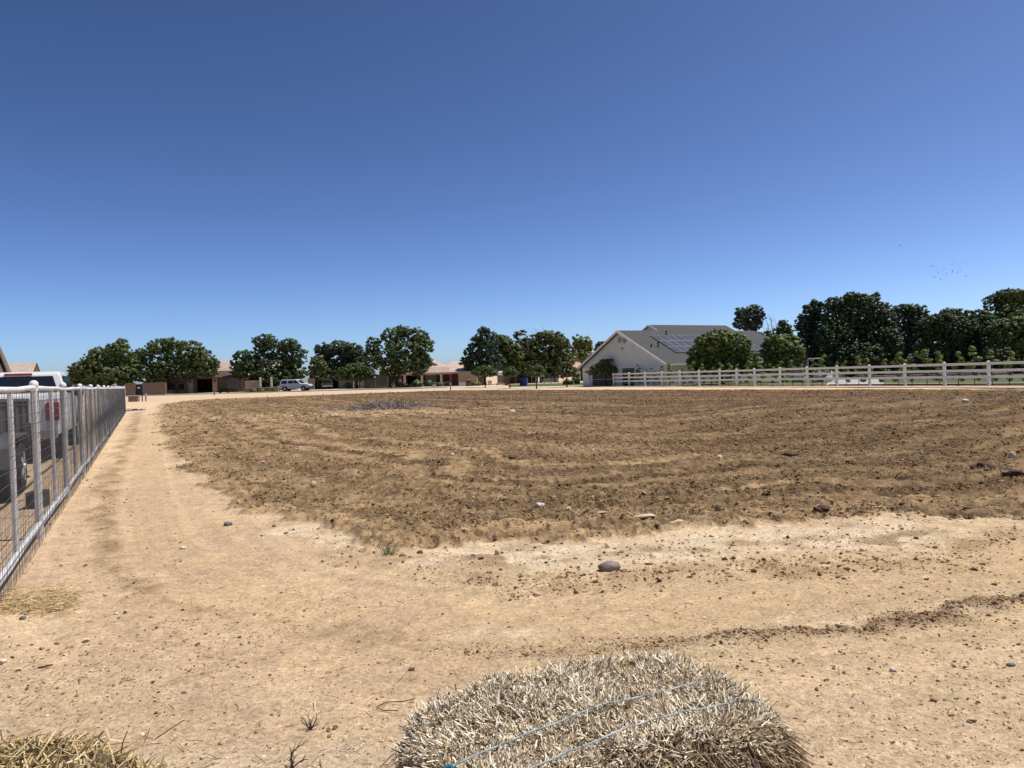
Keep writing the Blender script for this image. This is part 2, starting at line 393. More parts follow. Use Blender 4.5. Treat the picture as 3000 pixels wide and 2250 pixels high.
tag(lumps('soil_clods', np.c_[x, y, surf(x, y)], sz, clod_mat, .7), kind='stuff')
# clods of the low ridge beside the wheel track
x, y = sample_px(70000, 900, 2300, 1270, 1420); M = land_masks(x, y)
k = rng.uniform(size=len(x)) < M['berm'] ** 1.2 * .65; x, y, r = x[k], y[k], M['r'][k]
tag(lumps('ridge_clods', np.c_[x, y, surf(x, y)], np.exp(rng.normal(size=len(x)) * .55) * .0023 * (1 + r * .07), clod_mat, .75), kind='stuff')
# grit and pebbles on the bare ground
x, y = sample_px(30000, -40, 2260, 880, 1700, .8); M = land_masks(x, y)
k = rng.uniform(size=len(x)) < (1 - M['field']) * (.3 + .5 * sstep(.4, .65, fbm(x * 1.2, y * 1.2, 3, 120))); x, y, r = x[k], y[k], M['r'][k]
tag(lumps('grit_and_pebbles', np.c_[x, y, surf(x, y)], np.exp(rng.normal(size=len(x)) * .55) * (.0016 + .00028 * r), stone_mat, .6), kind='stuff')
x, y = sample_px(26000, -40, 2260, 890, 1700, .8); M = land_masks(x, y)
k = rng.uniform(size=len(x)) < (1 - M['field']) * (.12 + .35 * sstep(.45, .65, fbm(x * .8, y * .8, 3, 131)) + .3 * M['pale'] + .5 * M['e1']); x, y, r = x[k], y[k], M['r'][k]
tag(lumps('dark_dirt_crumbs', np.c_[x, y, surf(x, y)], np.exp(rng.normal(size=len(x)) * .5) * (.002 + .0004 * r), clod_mat, .7), kind='stuff')

def sticks(name, P, L, rad, mat_, dirs, parent=None, bend=0.12):
    """many thin straws: three-sided, two joints each"""
    n = len(P); t = dirs / np.linalg.norm(dirs, axis=1)[:, None]
    a = np.cross(t, rng.normal(size=(n, 3))); a /= np.linalg.norm(a, axis=1)[:, None]; b = np.cross(t, a)
    ring = []
    for s in (0, .5, 1):
        c = P + t * (L * s)[:, None] + a * (L * bend * 4 * s * (1 - s))[:, None] * rng.normal(size=(n, 1))
        for q in range(3):
            an = q * 2.0944; rr = rad * (1 - .25 * s)
            ring.append(c + (a * math.cos(an) + b * math.sin(an)) * rr[:, None])
    v = np.stack(ring, 1); f = []
    for i in (0, 1):
        for q in range(3): f.append((i * 3 + q, i * 3 + (q + 1) % 3, i * 3 + 3 + (q + 1) % 3, i * 3 + 3 + q))
    f.append((6, 7, 8, 8))
    f = np.array(f)[None, :6] + (np.arange(n) * 9)[:, None, None]
    return np_mesh(name, v.reshape(-1, 3), f.reshape(-1, 4), mat_, parent)
straw_mat = isl('straw', [(0, (.09, .055, .028)), (.15, (.32, .22, .115)), (.36, (.66, .52, .33)), (.68, (.86, .76, .57)), (1, (.93, .88, .75))], .5, .4)
gold_mat = isl('golden_straw', [(0, (.20, .13, .06)), (.3, (.45, .32, .14)), (.65, (.62, .47, .22)), (1, (.76, .63, .40))], .6, .35)
litter_mat = isl('dry_litter', [(0, (.13, .09, .06)), (.4, (.30, .21, .13)), (.8, (.55, .44, .28)), (1, (.72, .62, .44))], .8, .2)
def lying(n, spread=.12):
    a_ = rng.uniform(0, 2 * math.pi, n); return np.c_[np.cos(a_), np.sin(a_), rng.normal(size=n) * spread]
# straw spilled beside the fence
x, y = sample_px(1000, 0, 165, 1255, 1325); k = rng.uniform(size=len(x)) < np.clip(1.2 - np.hypot((x + 3.55) / .75, (y - 5.05) / .55), 0, 1); x, y = x[k], y[k]
P = np.c_[x, y, surf(x, y) + .006 + rng.uniform(0, .02, len(x))]
tag(sticks('spilled_straw', P, rng.uniform(.05, .16, len(x)), rng.uniform(.0015, .003, len(x)), gold_mat, lying(len(x))), kind='stuff')
# bits of dead stalk all over
x, y = sample_px(5200, -20, 2240, 900, 1690, .8); M = land_masks(x, y)
w = .2 + .3 * M['field'] + .6 * sstep(.8, 2.5, -(x + .52 * (y - 7) + .6)) * (y < 25)
k = rng.uniform(size=len(x)) < w * .38; x, y, r = x[k], y[k], M['r'][k]
P = np.c_[x, y, surf(x, y) + .004]
tag(sticks('stalk_litter', P, rng.uniform(.02, .07, len(x)) * (1 + r * .06), rng.uniform(.0008, .0018, len(x)) * (1 + r * .08), litter_mat, lying(len(x), .2)), kind='stuff')

# single stones and bits one can point at
def rock(name, label, cat, px, py, dims, mat_, seed, rz=0, flat=1, rough=.12, sub=3, group=None, lift=.32):
    p = ground(px, py); bm = bmesh.new(); bmesh.ops.create_icosphere(bm, subdivisions=sub, radius=1)
    rs = np.random.default_rng(seed); o_ = rs.uniform(0, 50, 3)
    for v in bm.verts:
        c = v.co; k_ = 1 + rough * 2 * (vn(np.array([c.x * 1.7 + o_[0] + c.z]), np.array([c.y * 1.7 + o_[1] - c.z]), seed)[0] - .5) + rough * (vn(np.array([c.x * 5 + o_[2]]), np.array([c.y * 5 + c.z * 4]), seed + 3)[0] - .5)
        v.co = Vector((c.x * dims[0], c.y * dims[1], c.z * dims[2])) * k_ / 2
    me = bpy.data.meshes.new(name); bm.to_mesh(me); bm.free()
    for q in me.polygons: q.use_smooth = True
    me.materials.append(mat_); o = link(bpy.data.objects.new(name, me))
    o.location = (p.x, p.y, float(surf(p.x, p.y)[0]) + dims[2] * lift); o.rotation_euler = (0, 0, rz)
    return tag(o, label, cat, group)
m_river = mat('river_stone', (.175, .132, .110), .6, .25, 9, .25, 60, c2=(.26, .205, .175))
m_pale = mat('pale_stone', (.55, .45, .32), .8, .15, 12, .2, 60)
m_white = mat('white_stone', (.62, .54, .43), .8, .12, 12, .2, 60)
m_buff = mat('buff_stone', (.52, .36, .24), .8, .15, 12, .2, 60)
m_slate = mat('slate_stone', (.12, .125, .14), .6, .2, 14, .1, 50)
m_dark = mat('dark_soil_lump', (.10, .063, .038), .95, .3, 10, .6, 50)
rock('river_rock', 'long smooth brown grey river rock lying on pale dirt in front of the field', 'rock', 1787, 1662, (.185, .09, .08), m_river, 3, R(12))
rock('buff_rock', 'buff tilted rock with a dark shadow in the tilled soil near the path', 'rock', 919, 1438, (.115, .09, .10), m_buff, 5, R(-40))
rock('slate_chip', 'small dark blue grey stone chip alone on the bare path edge', 'rock', 668, 1534, (.10, .07, .055), m_slate, 7, R(20), rough=.2)
rock('pale_rock', 'pale angular stone on the dirt path below the slate chip', 'rock', 535, 1598, (.075, .05, .035), m_white, 9, R(-20), rough=.2)
rock('broken_rock', 'two toned grey and white broken block at the edge of the tilled soil', 'rock', 1583, 1495, (.12, .07, .055), m_white, 11, R(5), rough=.2)
rock('chalk_rock', 'round chalk white stone in the tilled soil beside the broken block', 'rock', 1665, 1490, (.075, .065, .06), m_white, 12, 0)
rock('flat_chip', 'flat cream chip lying below the chalk white stone', 'rock', 1762, 1514, (.10, .04, .015), m_pale, 13, R(10))
rock('speckled_stone', 'little speckled black and white stone on the pale strip', 'rock', 1458, 1619, (.05, .045, .055), m_pale, 15, 0)
rock('brown_pebble', 'brown rounded pebble at the lower edge of the scuffed strip', 'rock', 1572, 1730, (.06, .045, .035), m_buff, 17, 0)
rock('cut_log', 'short pale piece of split branch at the edge of the tilled soil', 'branch', 1985, 1535, (.20, .06, .06), m_pale, 19, R(24), rough=.25)
rock('forked_scrap', 'pale curved bark scrap lying in the tilled soil by the split branch', 'branch', 1890, 1520, (.26, .07, .035), m_pale, 21, R(14), rough=.3)
rock('white_pebble', 'bright white pebble on the bare ground beside the big straw bale', 'rock', 2614, 1955, (.028, .024, .024), m_white, 23, 0, rough=.2)
rock('black_pebble', 'long black pebble on the bare ground far beside the big straw bale', 'rock', 2961, 1936, (.042, .024, .018), m_slate, 25, R(-8))
rock('chalk_pebble', 'chalky pebble at the very edge of the ground beside the dark twig', 'rock', 8, 1946, (.05, .04, .028), m_white, 27, 0)
rock('half_dark_pebble', 'pebble with white top and black underside near the spilled straw', 'rock', 67, 1813, (.045, .03, .028), m_slate, 29, R(10))
rock('cream_pebble', 'larger cream pebble of the pair on the path curve', 'rock', 340, 1789, (.034, .026, .016), m_white, 31, R(-10))
rock('ivory_pebble', 'smaller ivory pebble of the pair on the path curve', 'rock', 367, 1780, (.024, .018, .014), m_white, 33)
rock('field_stone', 'white lump of stone far out in the dark tilled soil near the white fence', 'rock', 2829, 1179, (.26, .16, .13), m_white, 35)
rock('buff_chip', 'upright buff chip in the tilled soil far beside the dark clod mound', 'rock', 2966, 1348, (.10, .06, .13), m_pale, 37, 0)
rock('cream_stone', 'cream stone out in the middle of the tilled soil', 'rock', 2108, 1346, (.10, .08, .10), m_white, 39)
for i, (px, py, s_) in enumerate([(1325, 1342, .10), (1305, 1336, .07), (772, 1364, .10), (878, 1312, .12), (812, 1263, .09), (1500, 1208, .3), (753, 1260, .07)]):
    rock('whitish_field_stone', ['brightest white stone of the loose row in mid field', 'smaller white stone behind the brightest one in mid field', 'white stone in the soil near the path bend', 'flat cream stone lying higher up the tilled soil',
         'small white stone beside the pale worn patch', 'wide pale slab near the dark clods in far mid field', 'little white stone next to the pale worn patch edge'][i], 'rock', px, py, (s_ * .8, s_ * .55, s_ * .4), m_white, 50 + i, rough=.25, group='white stones in the tilled field')
for i, (px, py, s_) in enumerate([(2315, 1336, .30), (2336, 1334, .26), (1425, 1192, .5), (2880, 1372, .34), (2975, 1405, .28), (2960, 1398, .2), (1500, 1350, .16), (2215, 1355, .14), (2405, 1500, .2)]):
    rock('dark_clod', ['big dark clod, the nearer to the bale of the pair in the tilled field', 'second dark clod of the pair in the tilled field', 'large dark clod far off below the brush pile row', 'broad dark clod on the black mound', 'long blackish clod at the edge of the field',
         'thin dark clod beside the long blackish one', 'dark round clod near the white stone row', 'small dark clod in front of the clod pair', 'dark clod close to the pale strip'][i], 'clod', px, py, (s_ * .8, s_ * .5, s_ * .3), m_dark, 70 + i, rough=.55, group='large dark clods in the field')

# dead weeds and the one green tuft
m_twig = mat('dead_twig', (.06, .042, .03), .9, .3, 20)
def dead_weed(label, px, py, h, n, seed, root=None):
    p = ground(px, py); z = float(surf(p.x, p.y)[0]); rs = random.Random(seed)
    mb = MB()
    for i in range(n):
        a_ = rs.uniform(0, 6.28); l = h * rs.uniform(.5, 1); tilt = rs.uniform(.15, 1.0)
        pts = [Vector((0, 0, 0))]; d = Vector((math.cos(a_) * tilt, math.sin(a_) * tilt, 1)).normalized()
        for s in range(4):
            pts.append(pts[-1] + d * l / 4); d = (d + Vector((rs.gauss(0, .35), rs.gauss(0, .35), rs.gauss(0, .2)))).normalized()
        mb.tube(pts, [h * .035, h * .028, h * .022, h * .016, h * .008], 5)
        for s in (2, 3):
            e = Vector((rs.gauss(0, 1), rs.gauss(0, 1), abs(rs.gauss(0, .6)))).normalized()
            mb.tube([pts[s], pts[s] + e * l * .22, pts[s] + e * l * .36 + Vector((0, 0, l * .06))], [h * .018, h * .012, h * .006], 4)
    o = mb.build('dead_weed', m_twig); o.location = (p.x, p.y, z); return tag(o, label, 'weed', 'dead weeds on the bare ground')
dead_weed('small dead brown weed with forked twigs on the bare ground', 910, 2138, .10, 7, 3)
dead_weed('taller dead black stalk at the bottom edge of the picture', 852, 2262, .13, 5, 8)
tw = ground(130, 1962); o = MB().tube([(-.035, 0, .006), (0, .004, .008), (.035, .02, .012)], [.004, .005, .004], 6).build('twig', m_twig)
o.location = (tw.x, tw.y, float(surf(tw.x, tw.y)[0])); tag(o, 'dark short twig on the ground near the chalky pebble', 'twig')
m_green = isl('green_blade', [(0, (.05, .085, .03)), (1, (.14, .19, .07))], .7, .2)
p = ground(1138, 1622); n = 34
o = sticks('green_weed', np.zeros((n, 3)) + rng.normal(size=(n, 3)) * [.03, .03, 0], rng.uniform(.04, .125, n), np.full(n, .0024), m_green, np.c_[rng.normal(size=n) * .5, rng.normal(size=n) * .5, np.ones(n)])
o.location = (p.x, p.y, float(surf(p.x, p.y)[0])); tag(o, 'little green weed tuft growing on the pale strip', 'weed')

w0 = [ground(*q) for q in ((1216, 2046), (1182, 2058), (1130, 2056), (1104, 2074), (1122, 2081), (1166, 2085))]
o = MB().tube([Vector((q.x - w0[3].x, q.y - w0[3].y, .008 + .006 * (i % 2))) for i, q in enumerate(w0)], .0022, 6).build('bent_wire', m_twig)
o.location = (w0[3].x, w0[3].y, float(surf(w0[3].x, w0[3].y)[0])); tag(o, 'thin bent brown wire lying on the ground beside the big straw bale', 'wire')
q = ground(112, 1486); o = MB().box((0, 0, .11), (.20, .30, .22), .3).build('paver_block', mat('dark_brick', (.07, .05, .042), .9, .3, 8, .3, 40), bevel=.012); o.location = q
tag(o, 'dark brown block on the ground just behind the wire mesh fence', 'block')
# ---------------------------------------------------------------- white pipe fence with wire mesh
P1 = ground(118, 1577); d_ = ray(415, 1137.5); HEAD = math.atan2(d_.x, d_.y); FRZ = -HEAD
m_wpaint = mat('chipped_white_paint', (.66, .65, .62), .5, .10, 6, .15, 60, spec=.4, c2=(.74, .73, .70))
m_wire = mat('weathered_galvanised_wire', (.085, .085, .09), .6, .25, 8, metal=.3)
fence = thing('pipe_fence', 'white painted pipe fence with dark wire mesh running along the dirt path', 'fence', (P1.x, P1.y, 0), FRZ)
SP = 3.10; HT = 1.59; nposts = 17; y0f = -2 * SP
def fg(s):                         # ground height below the fence at distance s
    return G(P1.x + math.sin(HEAD) * s, P1.y + math.cos(HEAD) * s)
YEND = (nposts - 3) * SP
for i in range(nposts):
    s = y0f + i * SP; z = fg(s); po = MB().tube([(0, s, z - .25), (0, s, z + HT + .02)], .0365, 18).build('post', m_wpaint, fence, smooth=True)
    cap = [(.0385, 0), (.0425, .006), (.0425, .03), (.040, .044), (.032, .058), (.018, .067), (.003, .07)]
    MB().lathe(cap, (0, s, z + HT + .0), 18).build('post_cap', m_wpaint, po, smooth=True)
    if i < nposts - 1:
        s2 = s + SP / 2; z2 = fg(s2); MB().tube([(0, s2, z2 + .12), (0, s2, z2 + HT - .04)], .0215, 12).build('picket_post', m_wpaint, fence, smooth=True)
rs_ = np.linspace(y0f, YEND, 60); wob = lambda s, k: .012 * math.sin(s * 1.1 + k) + .008 * math.sin(s * 2.7 + k * 2)
MB().tube([(0.0, s, fg(s) + HT - .02 + wob(s, 1) * .7) for s in rs_], .0255, 12).build('top_rail', m_wpaint, fence, smooth=True)
MB().tube([(0.003, s, fg(s) + .145 + wob(s, 2)) for s in rs_], .032, 14).build('bottom_rail', m_wpaint, fence, smooth=True)
# 2 x 4 inch welded mesh on the path side
mx = .042; V_, F_ = [], []
def wires(A_, B_, rad):            # straight square wires from A to B
    n = len(A_); t = B_ - A_; t /= np.linalg.norm(t, axis=1)[:, None]; a_ = np.cross(t, [1.0, 0, 0]); a_ /= np.linalg.norm(a_, axis=1)[:, None]; b_ = np.cross(t, a_)
    v = np.stack([c + (a_ * u + b_ * w_) * rad for c in (A_, B_) for u, w_ in ((1, 0), (0, 1), (-1, 0), (0, -1))], 1)
    f = np.array([(q, (q + 1) % 4, 4 + (q + 1) % 4, 4 + q) for q in range(4)])[None] + (np.arange(n) * 8)[:, None, None]
    return v.reshape(-1, 3), f.reshape(-1, 4)
sv = np.arange(y0f, YEND, .0508); gzv = np.array([fg(s) for s in sv]); jig = rng.normal(size=len(sv)) * .003
v1, f1 = wires(np.c_[mx + jig, sv, gzv - .02], np.c_[mx - jig, sv + rng.normal(size=len(sv)) * .004, gzv + 1.545], .00125)
hA, hB = [], []
for k_ in range(15):
    zz = .075 + k_ * .1045
    ss = np.arange(y0f, YEND, .775)
    h0 = np.array([zz + .008 * math.sin(s * 2.3 + k_) + .004 * math.sin(s * 5 + k_ * 3) + fg(s) for s in ss]); x0 = mx + .006 * np.sin(ss * 2.0 + k_)
    hA.append(np.c_[x0[:-1], ss[:-1], h0[:-1]]); hB.append(np.c_[x0[1:], ss[1:], h0[1:]])
v2, f2 = wires(np.concatenate(hA), np.concatenate(hB), .0028)
np_mesh('wire_mesh', np.r_[v1, v2], np.r_[f1, f2 + len(v1)], m_wire, fence)

# ---------------------------------------------------------------- white three-rail fence across the far side
m_vinyl = mat('white_vinyl', (.74, .745, .69), .45, .05, 3, spec=.4)
kz = 2330.0 * 40.0
fpx = [1798, 1843.6, 1890.5, 1939.6, 1992, 2048.6, 2109.2, 2158.6, 2211, 2286, 2365.3, 2452.7, 2548.3, 2651.7, 2768, 2897.5, 3046, 3215]
FP = []
for px in fpx:
    Yp = kz / (px - 570) * .985; FP.append(on(px, Yp))
rail = thing('rail_fence', 'long white three-rail vinyl fence at the far side of the tilled field', 'fence', FP[0])
fd = (FP[-1] - FP[0]).normalized(); fa = math.atan2(fd.y, fd.x)
for i, p in enumerate(FP):
    q = p - FP[0]; po = MB().box((q.x, q.y, q.z + .62), (.13, .13, 1.5), fa).build('post', m_vinyl, rail, bevel=.008)
    M3 = Matrix.Rotation(fa + math.pi / 4, 3, 'Z')
    MB().lathe([(.108, 1.371), (.108, 1.395), (.075, 1.42), (.01, 1.455)], q, 4, None if False else None).build('post_cap', m_vinyl, po)
    if i < len(FP) - 1:
        q2 = FP[i + 1] - FP[0]; mid = (q + q2) / 2; L = (q2 - q).length - .134
        for zc in (1.285, .915, .545):
            MB().box((mid.x, mid.y, mid.z + zc + random.gauss(0, .006)), (L, .042, .142), math.atan2((q2 - q).y, (q2 - q).x)).build('rail', m_vinyl, rail, bevel=.006)
# ---------------------------------------------------------------- vehicles
m_carwhite = mat('white_car_paint', (.66, .66, .645), .25, .03, 3, spec=.6)
m_silver = mat('silver_car_paint', (.36, .37, .36), .35, .05, 3, metal=.3, spec=.6)
m_glass = mat('dark_glass', (.012, .014, .018), .08, .2, 3, spec=.7)
m_tyre = mat('black_rubber', (.02, .02, .021), .85, .2, 20)
m_rim = mat('alloy_rim', (.62, .62, .62), .3, .05, 5, metal=.6, spec=.6)
m_blackpl = mat('black_plastic', (.022, .022, .024), .6, .2, 8)
m_red = mat('red_lens', (.28, .018, .02), .25, .25, 9, spec=.6)
m_chrome = mat('bumper_chrome', (.42, .42, .43), .3, .1, 5, metal=.7)
m_lamp = mat('lamp_glass', (.55, .56, .56), .15, .05, 5, spec=.7)
m_darkpaint = mat('dark_grey_paint', (.05, .052, .056), .35, .1, 5, spec=.5)
RY = Matrix.Rotation(math.pi / 2, 3, 'Y')
def wheel(parent, x, y, z, r, w, rimmat):
    t = MB().lathe([(r * .62, -w / 2), (r * .93, -w / 2), (r, -w * .36), (r, w * .36), (r * .93, w / 2), (r * .62, w / 2)], (x, y, z), 28, RY).build('wheel', m_tyre, parent, smooth=True)
    mb = MB(); sg = 1 if x > 0 else -1
    mb.lathe([(r * .63, -w * .40), (r * .63, w * .40)], (x, y, z), 24, RY)
    mb.lathe([(r * .60, -.01), (r * .58, .012)], (x + sg * w * .44, y, z), 24, RY)
    for k in range(5):
        a_ = k * 2 * math.pi / 5; mb.box((x + sg * w * .48, y + math.cos(a_) * r * .33, z + math.sin(a_) * r * .33), (.03, r * .2, r * .5), M=Matrix.Rotation(a_ - math.pi / 2, 3, 'X'))
    mb.lathe([(r * .16, -.02), (r * .12, .03)], (x + sg * w * .5, y, z), 14, RY)
    mb.build('rim', rimmat, t)
    return t
def side(profile, w):              # profile (y, z) pushed across the width
    return MB().prism([(-w / 2, y, z) for y, z in profile], (w, 0, 0))

# white pickup standing behind the fence, seen from the back  (local: +y = its nose)
tx, ty = -1.62, 9.35
L2 = lambda x, y: (P1.x + math.cos(FRZ) * x - math.sin(FRZ) * y, P1.y + math.sin(FRZ) * x + math.cos(FRZ) * y)
tp = L2(tx, ty)
truck = thing('pickup_truck', 'white pickup truck parked behind the wire mesh fence with red tail lights', 'pickup truck', (*tp, G(*tp)), FRZ)
W_ = 1.98
side([(.16, .58), (.16, 1.40), (2.12, 1.42), (2.12, .58), (1.72, .58), (1.62, .86), (1.35, 1.02), (1.02, 1.02), (.76, .86), (.66, .58)], W_).build('bed', m_carwhite, truck, bevel=.03)
MB().box((0, .12, 1.02), (1.52, .07, .72)).build('tailgate', m_carwhite, truck, bevel=.02)
cabp = [(2.16, .55), (2.16, 1.44), (2.26, 1.50), (2.42, 1.98), (2.62, 2.03), (3.95, 2.03), (4.18, 1.97), (4.78, 1.46), (5.75, 1.36), (6.0, 1.22), (6.06, .62), (5.72, .62), (5.6, .9), (5.35, 1.04), (5.05, 1.04), (4.8, .9), (4.7, .55)]
cab = MB().prism([(-W_ / 2, y, z) for y, z in cabp], (W_, 0, 0))
for i, v in enumerate(cab.v):      # the glasshouse leans inwards
    if v[2] > 1.45: cab.v[i] = (v[0] * (1 - .22 * (v[2] - 1.45) / .58 * .75), v[1], v[2])
cab.build('cab', m_carwhite, truck, bevel=.035)
MB().prism([(-.80, 2.262, 1.54), (.80, 2.262, 1.54), (.70, 2.395, 1.91), (-.70, 2.395, 1.91)], (0, -.012, .004)).build('rear_window', m_glass, truck)
MB().box((0, 2.42, 1.965), (.56, .10, .055)).build('brake_light', m_red, truck, bevel=.012)
for sx_ in (-1, 1):
    MB().prism([(sx_ * .985, 2.5, 1.5), (sx_ * .985, 4.62, 1.5), (sx_ * .875, 4.12, 1.92), (sx_ * .875, 2.62, 1.92)], (sx_ * .012, 0, 0)).build('side_window', m_glass, truck)
    MB().box((sx_ * .885, .115, 1.10), (.235, .13, .40)).build('tail_light', m_red, truck, bevel=.02)
    MB().box((sx_ * 1.10, 4.35, 1.52), (.22, .12, .26)).build('mirror', m_blackpl, truck, bevel=.03)
    MB().box((sx_ * .84, .72, .42), (.34, .02, .52)).build('mudflap', m_blackpl, truck)
    wheel(truck, sx_ * .84, 1.19, .42, .42, .28, m_rim); wheel(truck, sx_ * .84, 5.2, .42, .42, .28, m_rim)
MB().box((0, -.02, .62), (1.94, .16, .2)).build('bumper', m_chrome, truck, bevel=.02)
MB().b2((-.8, .1, .30), (.8, 5.6, .56)).build('underbody', m_blackpl, truck)

# dark low trailer between the camera and the pickup
qx, qy = -1.86, 2.2; tp = L2(qx, qy)
trl = thing('utility_trailer', 'low charcoal tandem-axle trailer with solid sides behind the wire mesh fence', 'trailer', (*tp, G(*tp)), FRZ)
m_trl = mat('charcoal_trailer_paint', (.075, .075, .078), .5, .2, 3, .05, spec=.4)
for sx_ in (-1, 1):
    mb = MB().prism([(sx_ * .86, -.4, .62), (sx_ * .86, 5.0, .62), (sx_ * .86, 5.0, 1.38), (sx_ * .86, -.4, 1.44)], (sx_ * .05, 0, 0))
    for k in range(8): mb.box((sx_ * .93, -.3 + k * .75, 1.0), (.05, .06, .78))
    mb.box((sx_ * .935, 2.3, 1.42), (.06, 5.5, .05), M=Matrix.Rotation(-.011, 3, 'X'))
    mb.build('side_panel', m_trl, trl)
    fp = [(.55, .50), (.62, .78), (.80, .90), (2.55, .90), (2.75, .78), (2.82, .50)]
    MB().prism([(sx_ * .92, y, z) for y, z in fp] + [(sx_ * .92, y, z) for y, z in [(2.78, .50), (2.70, .75), (2.53, .87), (.82, .87), (.66, .75), (.59, .50)]], (sx_ * .30, 0, 0)).build('fender', m_trl, trl)
    for yy in (1.18, 2.2): wheel(trl, sx_ * 1.08, yy, .385, .385, .22, m_rim)
MB().box((0, 2.3, .60), (1.8, 5.5, .10)).build('deck', m_trl, trl)
MB().box((0, -.43, 1.0), (1.8, .06, .8)).build('tailgate', m_trl, trl); MB().box((0, 5.03, 1.0), (1.8, .06, .76)).build('front_panel', m_trl, trl)
MB().tube([(-.7, 5.0, .55), (0, 6.4, .52)], .05, 8).tube([(.7, 5.0, .55), (0, 6.4, .52)], .05, 8).tube([(0, 6.1, .1), (0, 6.1, .95)], .035, 8).build('hitch', m_trl, trl)
w_ = wheel(trl, 1.04, 4.35, .62, .36, .2, m_rim); w_.name = 'spare_wheel'

# silver and white estate car on the far street
m_suvroof = mat('white_roof_paint', (.80, .80, .77), .3, .03, 3, spec=.6); m_suvbody = mat('light_silver_paint', (.50, .51, .49), .35, .05, 3, spec=.6)
def suv(name, label, px, Y, rz, paint, roofp, group=None, scale=1.0):
    p = on(px, Y); t = thing(name, label, 'suv', p, rz, group); t.scale = (scale,) * 3; w = 1.78
    low = [(-2.28, .42), (-2.30, .66), (-2.24, .92), (-2.1, 1.0), (-1.05, 1.10), (2.16, 1.10), (2.22, .86), (2.26, .62), (2.2, .42), (1.86, .40), (1.80, .62), (1.60, .80), (1.24, .80), (1.02, .62), (.96, .36), (-.98, .36), (-1.04, .62), (-1.24, .80), (-1.60, .80), (-1.80, .62), (-1.86, .40)]
    side(low, w).build('body', paint, t, bevel=.035)
    up = [(-1.12, 1.09), (-.44, 1.66), (-.22, 1.74), (1.86, 1.76), (1.98, 1.70), (2.18, 1.09)]
    mb = side(up, w - .04)
    for i, v in enumerate(mb.v):
        if v[2] > 1.2: mb.v[i] = (v[0] * .86, v[1], v[2])
    mb.build('cabin', roofp, t, bevel=.04)
    MB().box((0, .82, 1.79), (1.2, 1.7, .05)).build('roof_rack', m_blackpl, t)
    for sx_ in (-1, 1):
        for wn in ([(-.86, 1.16), (.06, 1.16), (.06, 1.62), (-.36, 1.62)], [(.13, 1.16), (.98, 1.16), (.84, 1.62), (.13, 1.62)], [(1.10, 1.16), (1.98, 1.16), (1.86, 1.64), (.98, 1.64)]):
            f_ = lambda z: sx_ * (.87 - .122 * (z - 1.09) / .57 * .95 + .006)
            MB().prism([(f_(z), y, z) for y, z in wn], (sx_ * .012, 0, 0)).build('side_window', m_glass, t)
        MB().box((sx_ * .66, -2.27, .80), (.34, .10, .16)).build('headlight', m_lamp, t, bevel=.02)
        MB().box((sx_ * .78, 2.2, .95), (.2, .10, .24)).build('tail_light', m_red, t, bevel=.02)
        for yy in (-1.42, 1.42): wheel(t, sx_ * .76, yy, .37, .37, .25, m_rim)
    MB().prism([(-.74, -1.07, 1.16), (.74, -1.07, 1.16), (.66, -.50, 1.64), (-.66, -.50, 1.64)], (0, -.014, .01)).build('windscreen', m_glass, t)
    MB().prism([(-.72, 2.165, 1.16), (.72, 2.165, 1.16), (.62, 2.01, 1.66), (-.62, 2.01, 1.66)], (0, .012, 0)).build('rear_window', m_glass, t)
    MB().box((0, -2.32, .56), (1.74, .16, .26)).build('front_bumper', m_blackpl, t, bevel=.03); MB().box((0, 2.28, .56), (1.74, .16, .22)).build('rear_bumper', m_chrome, t, bevel=.03)
    return t
suv('parked_suv', 'silver and white suv parked on the far street in front of the garden wall', 868, 113, -math.pi / 2 * 0 + R(90 - 5), m_suvbody, m_suvroof, scale=1.06)
suv('parked_suv', 'black suv in the shaded driveway with its pale rear bumper showing', 958, 128, R(180 + 18), m_darkpaint, m_darkpaint, scale=1.0)
# ---------------------------------------------------------------- white house with the big gable
m_siding = mat('white_lap_siding', (.64, .655, .60), .6, .05, 1.5, spec=.3)
m_trim = mat('cream_trim', (.72, .70, .66), .55, .05, 3, spec=.3)
m_shingle = mat('grey_shingles', (.058, .058, .057), .9, .4, 9, .6, 40, c2=(.070, .070, .068))
m_navy = mat('navy_door', (.012, .014, .02), .5, .2, 3)
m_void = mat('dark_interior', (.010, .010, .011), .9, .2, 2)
m_vent = mat('grey_vent', (.36, .36, .38), .6, .1, 6)
m_solar = mat('solar_cells', (.05, .05, .058), .3, .2, 1.2, spec=.5)
m_alu = mat('aluminium_frame', (.26, .26, .27), .45, .05, 5, metal=.3)
HO = on(1954, 70.0); HRZ = R(30)
house = thing('gable_house', 'white sided house with a big front gable and grey shingle roof carrying solar panels', 'house', HO, HRZ)
hu = Vector((math.cos(HRZ), math.sin(HRZ), 0)); hv = Vector((-math.sin(HRZ), math.cos(HRZ), 0))
def hl(p): q = Vector(p) - HO; return Vector((q.dot(hu), q.dot(hv), q.z))
def gab(px, py): q = hl(hit(px, py, HO, hu)); return q.y, q.z      # photo pixel -> place on the gable wall
WD, OV = 13.8, .5; apx = gab(1817, 968)
RIDGE_Y = apx[0]; RIDGE_Z = apx[1]; SL = (RIDGE_Z - gab(1954, 1066)[1]) / (RIDGE_Y + OV); ZR = RIDGE_Z
WD = 2 * RIDGE_Y
zr = lambda y: ZR - SL * abs(y - RIDGE_Y)          # roof underside line along the gable
LEN = 21.0
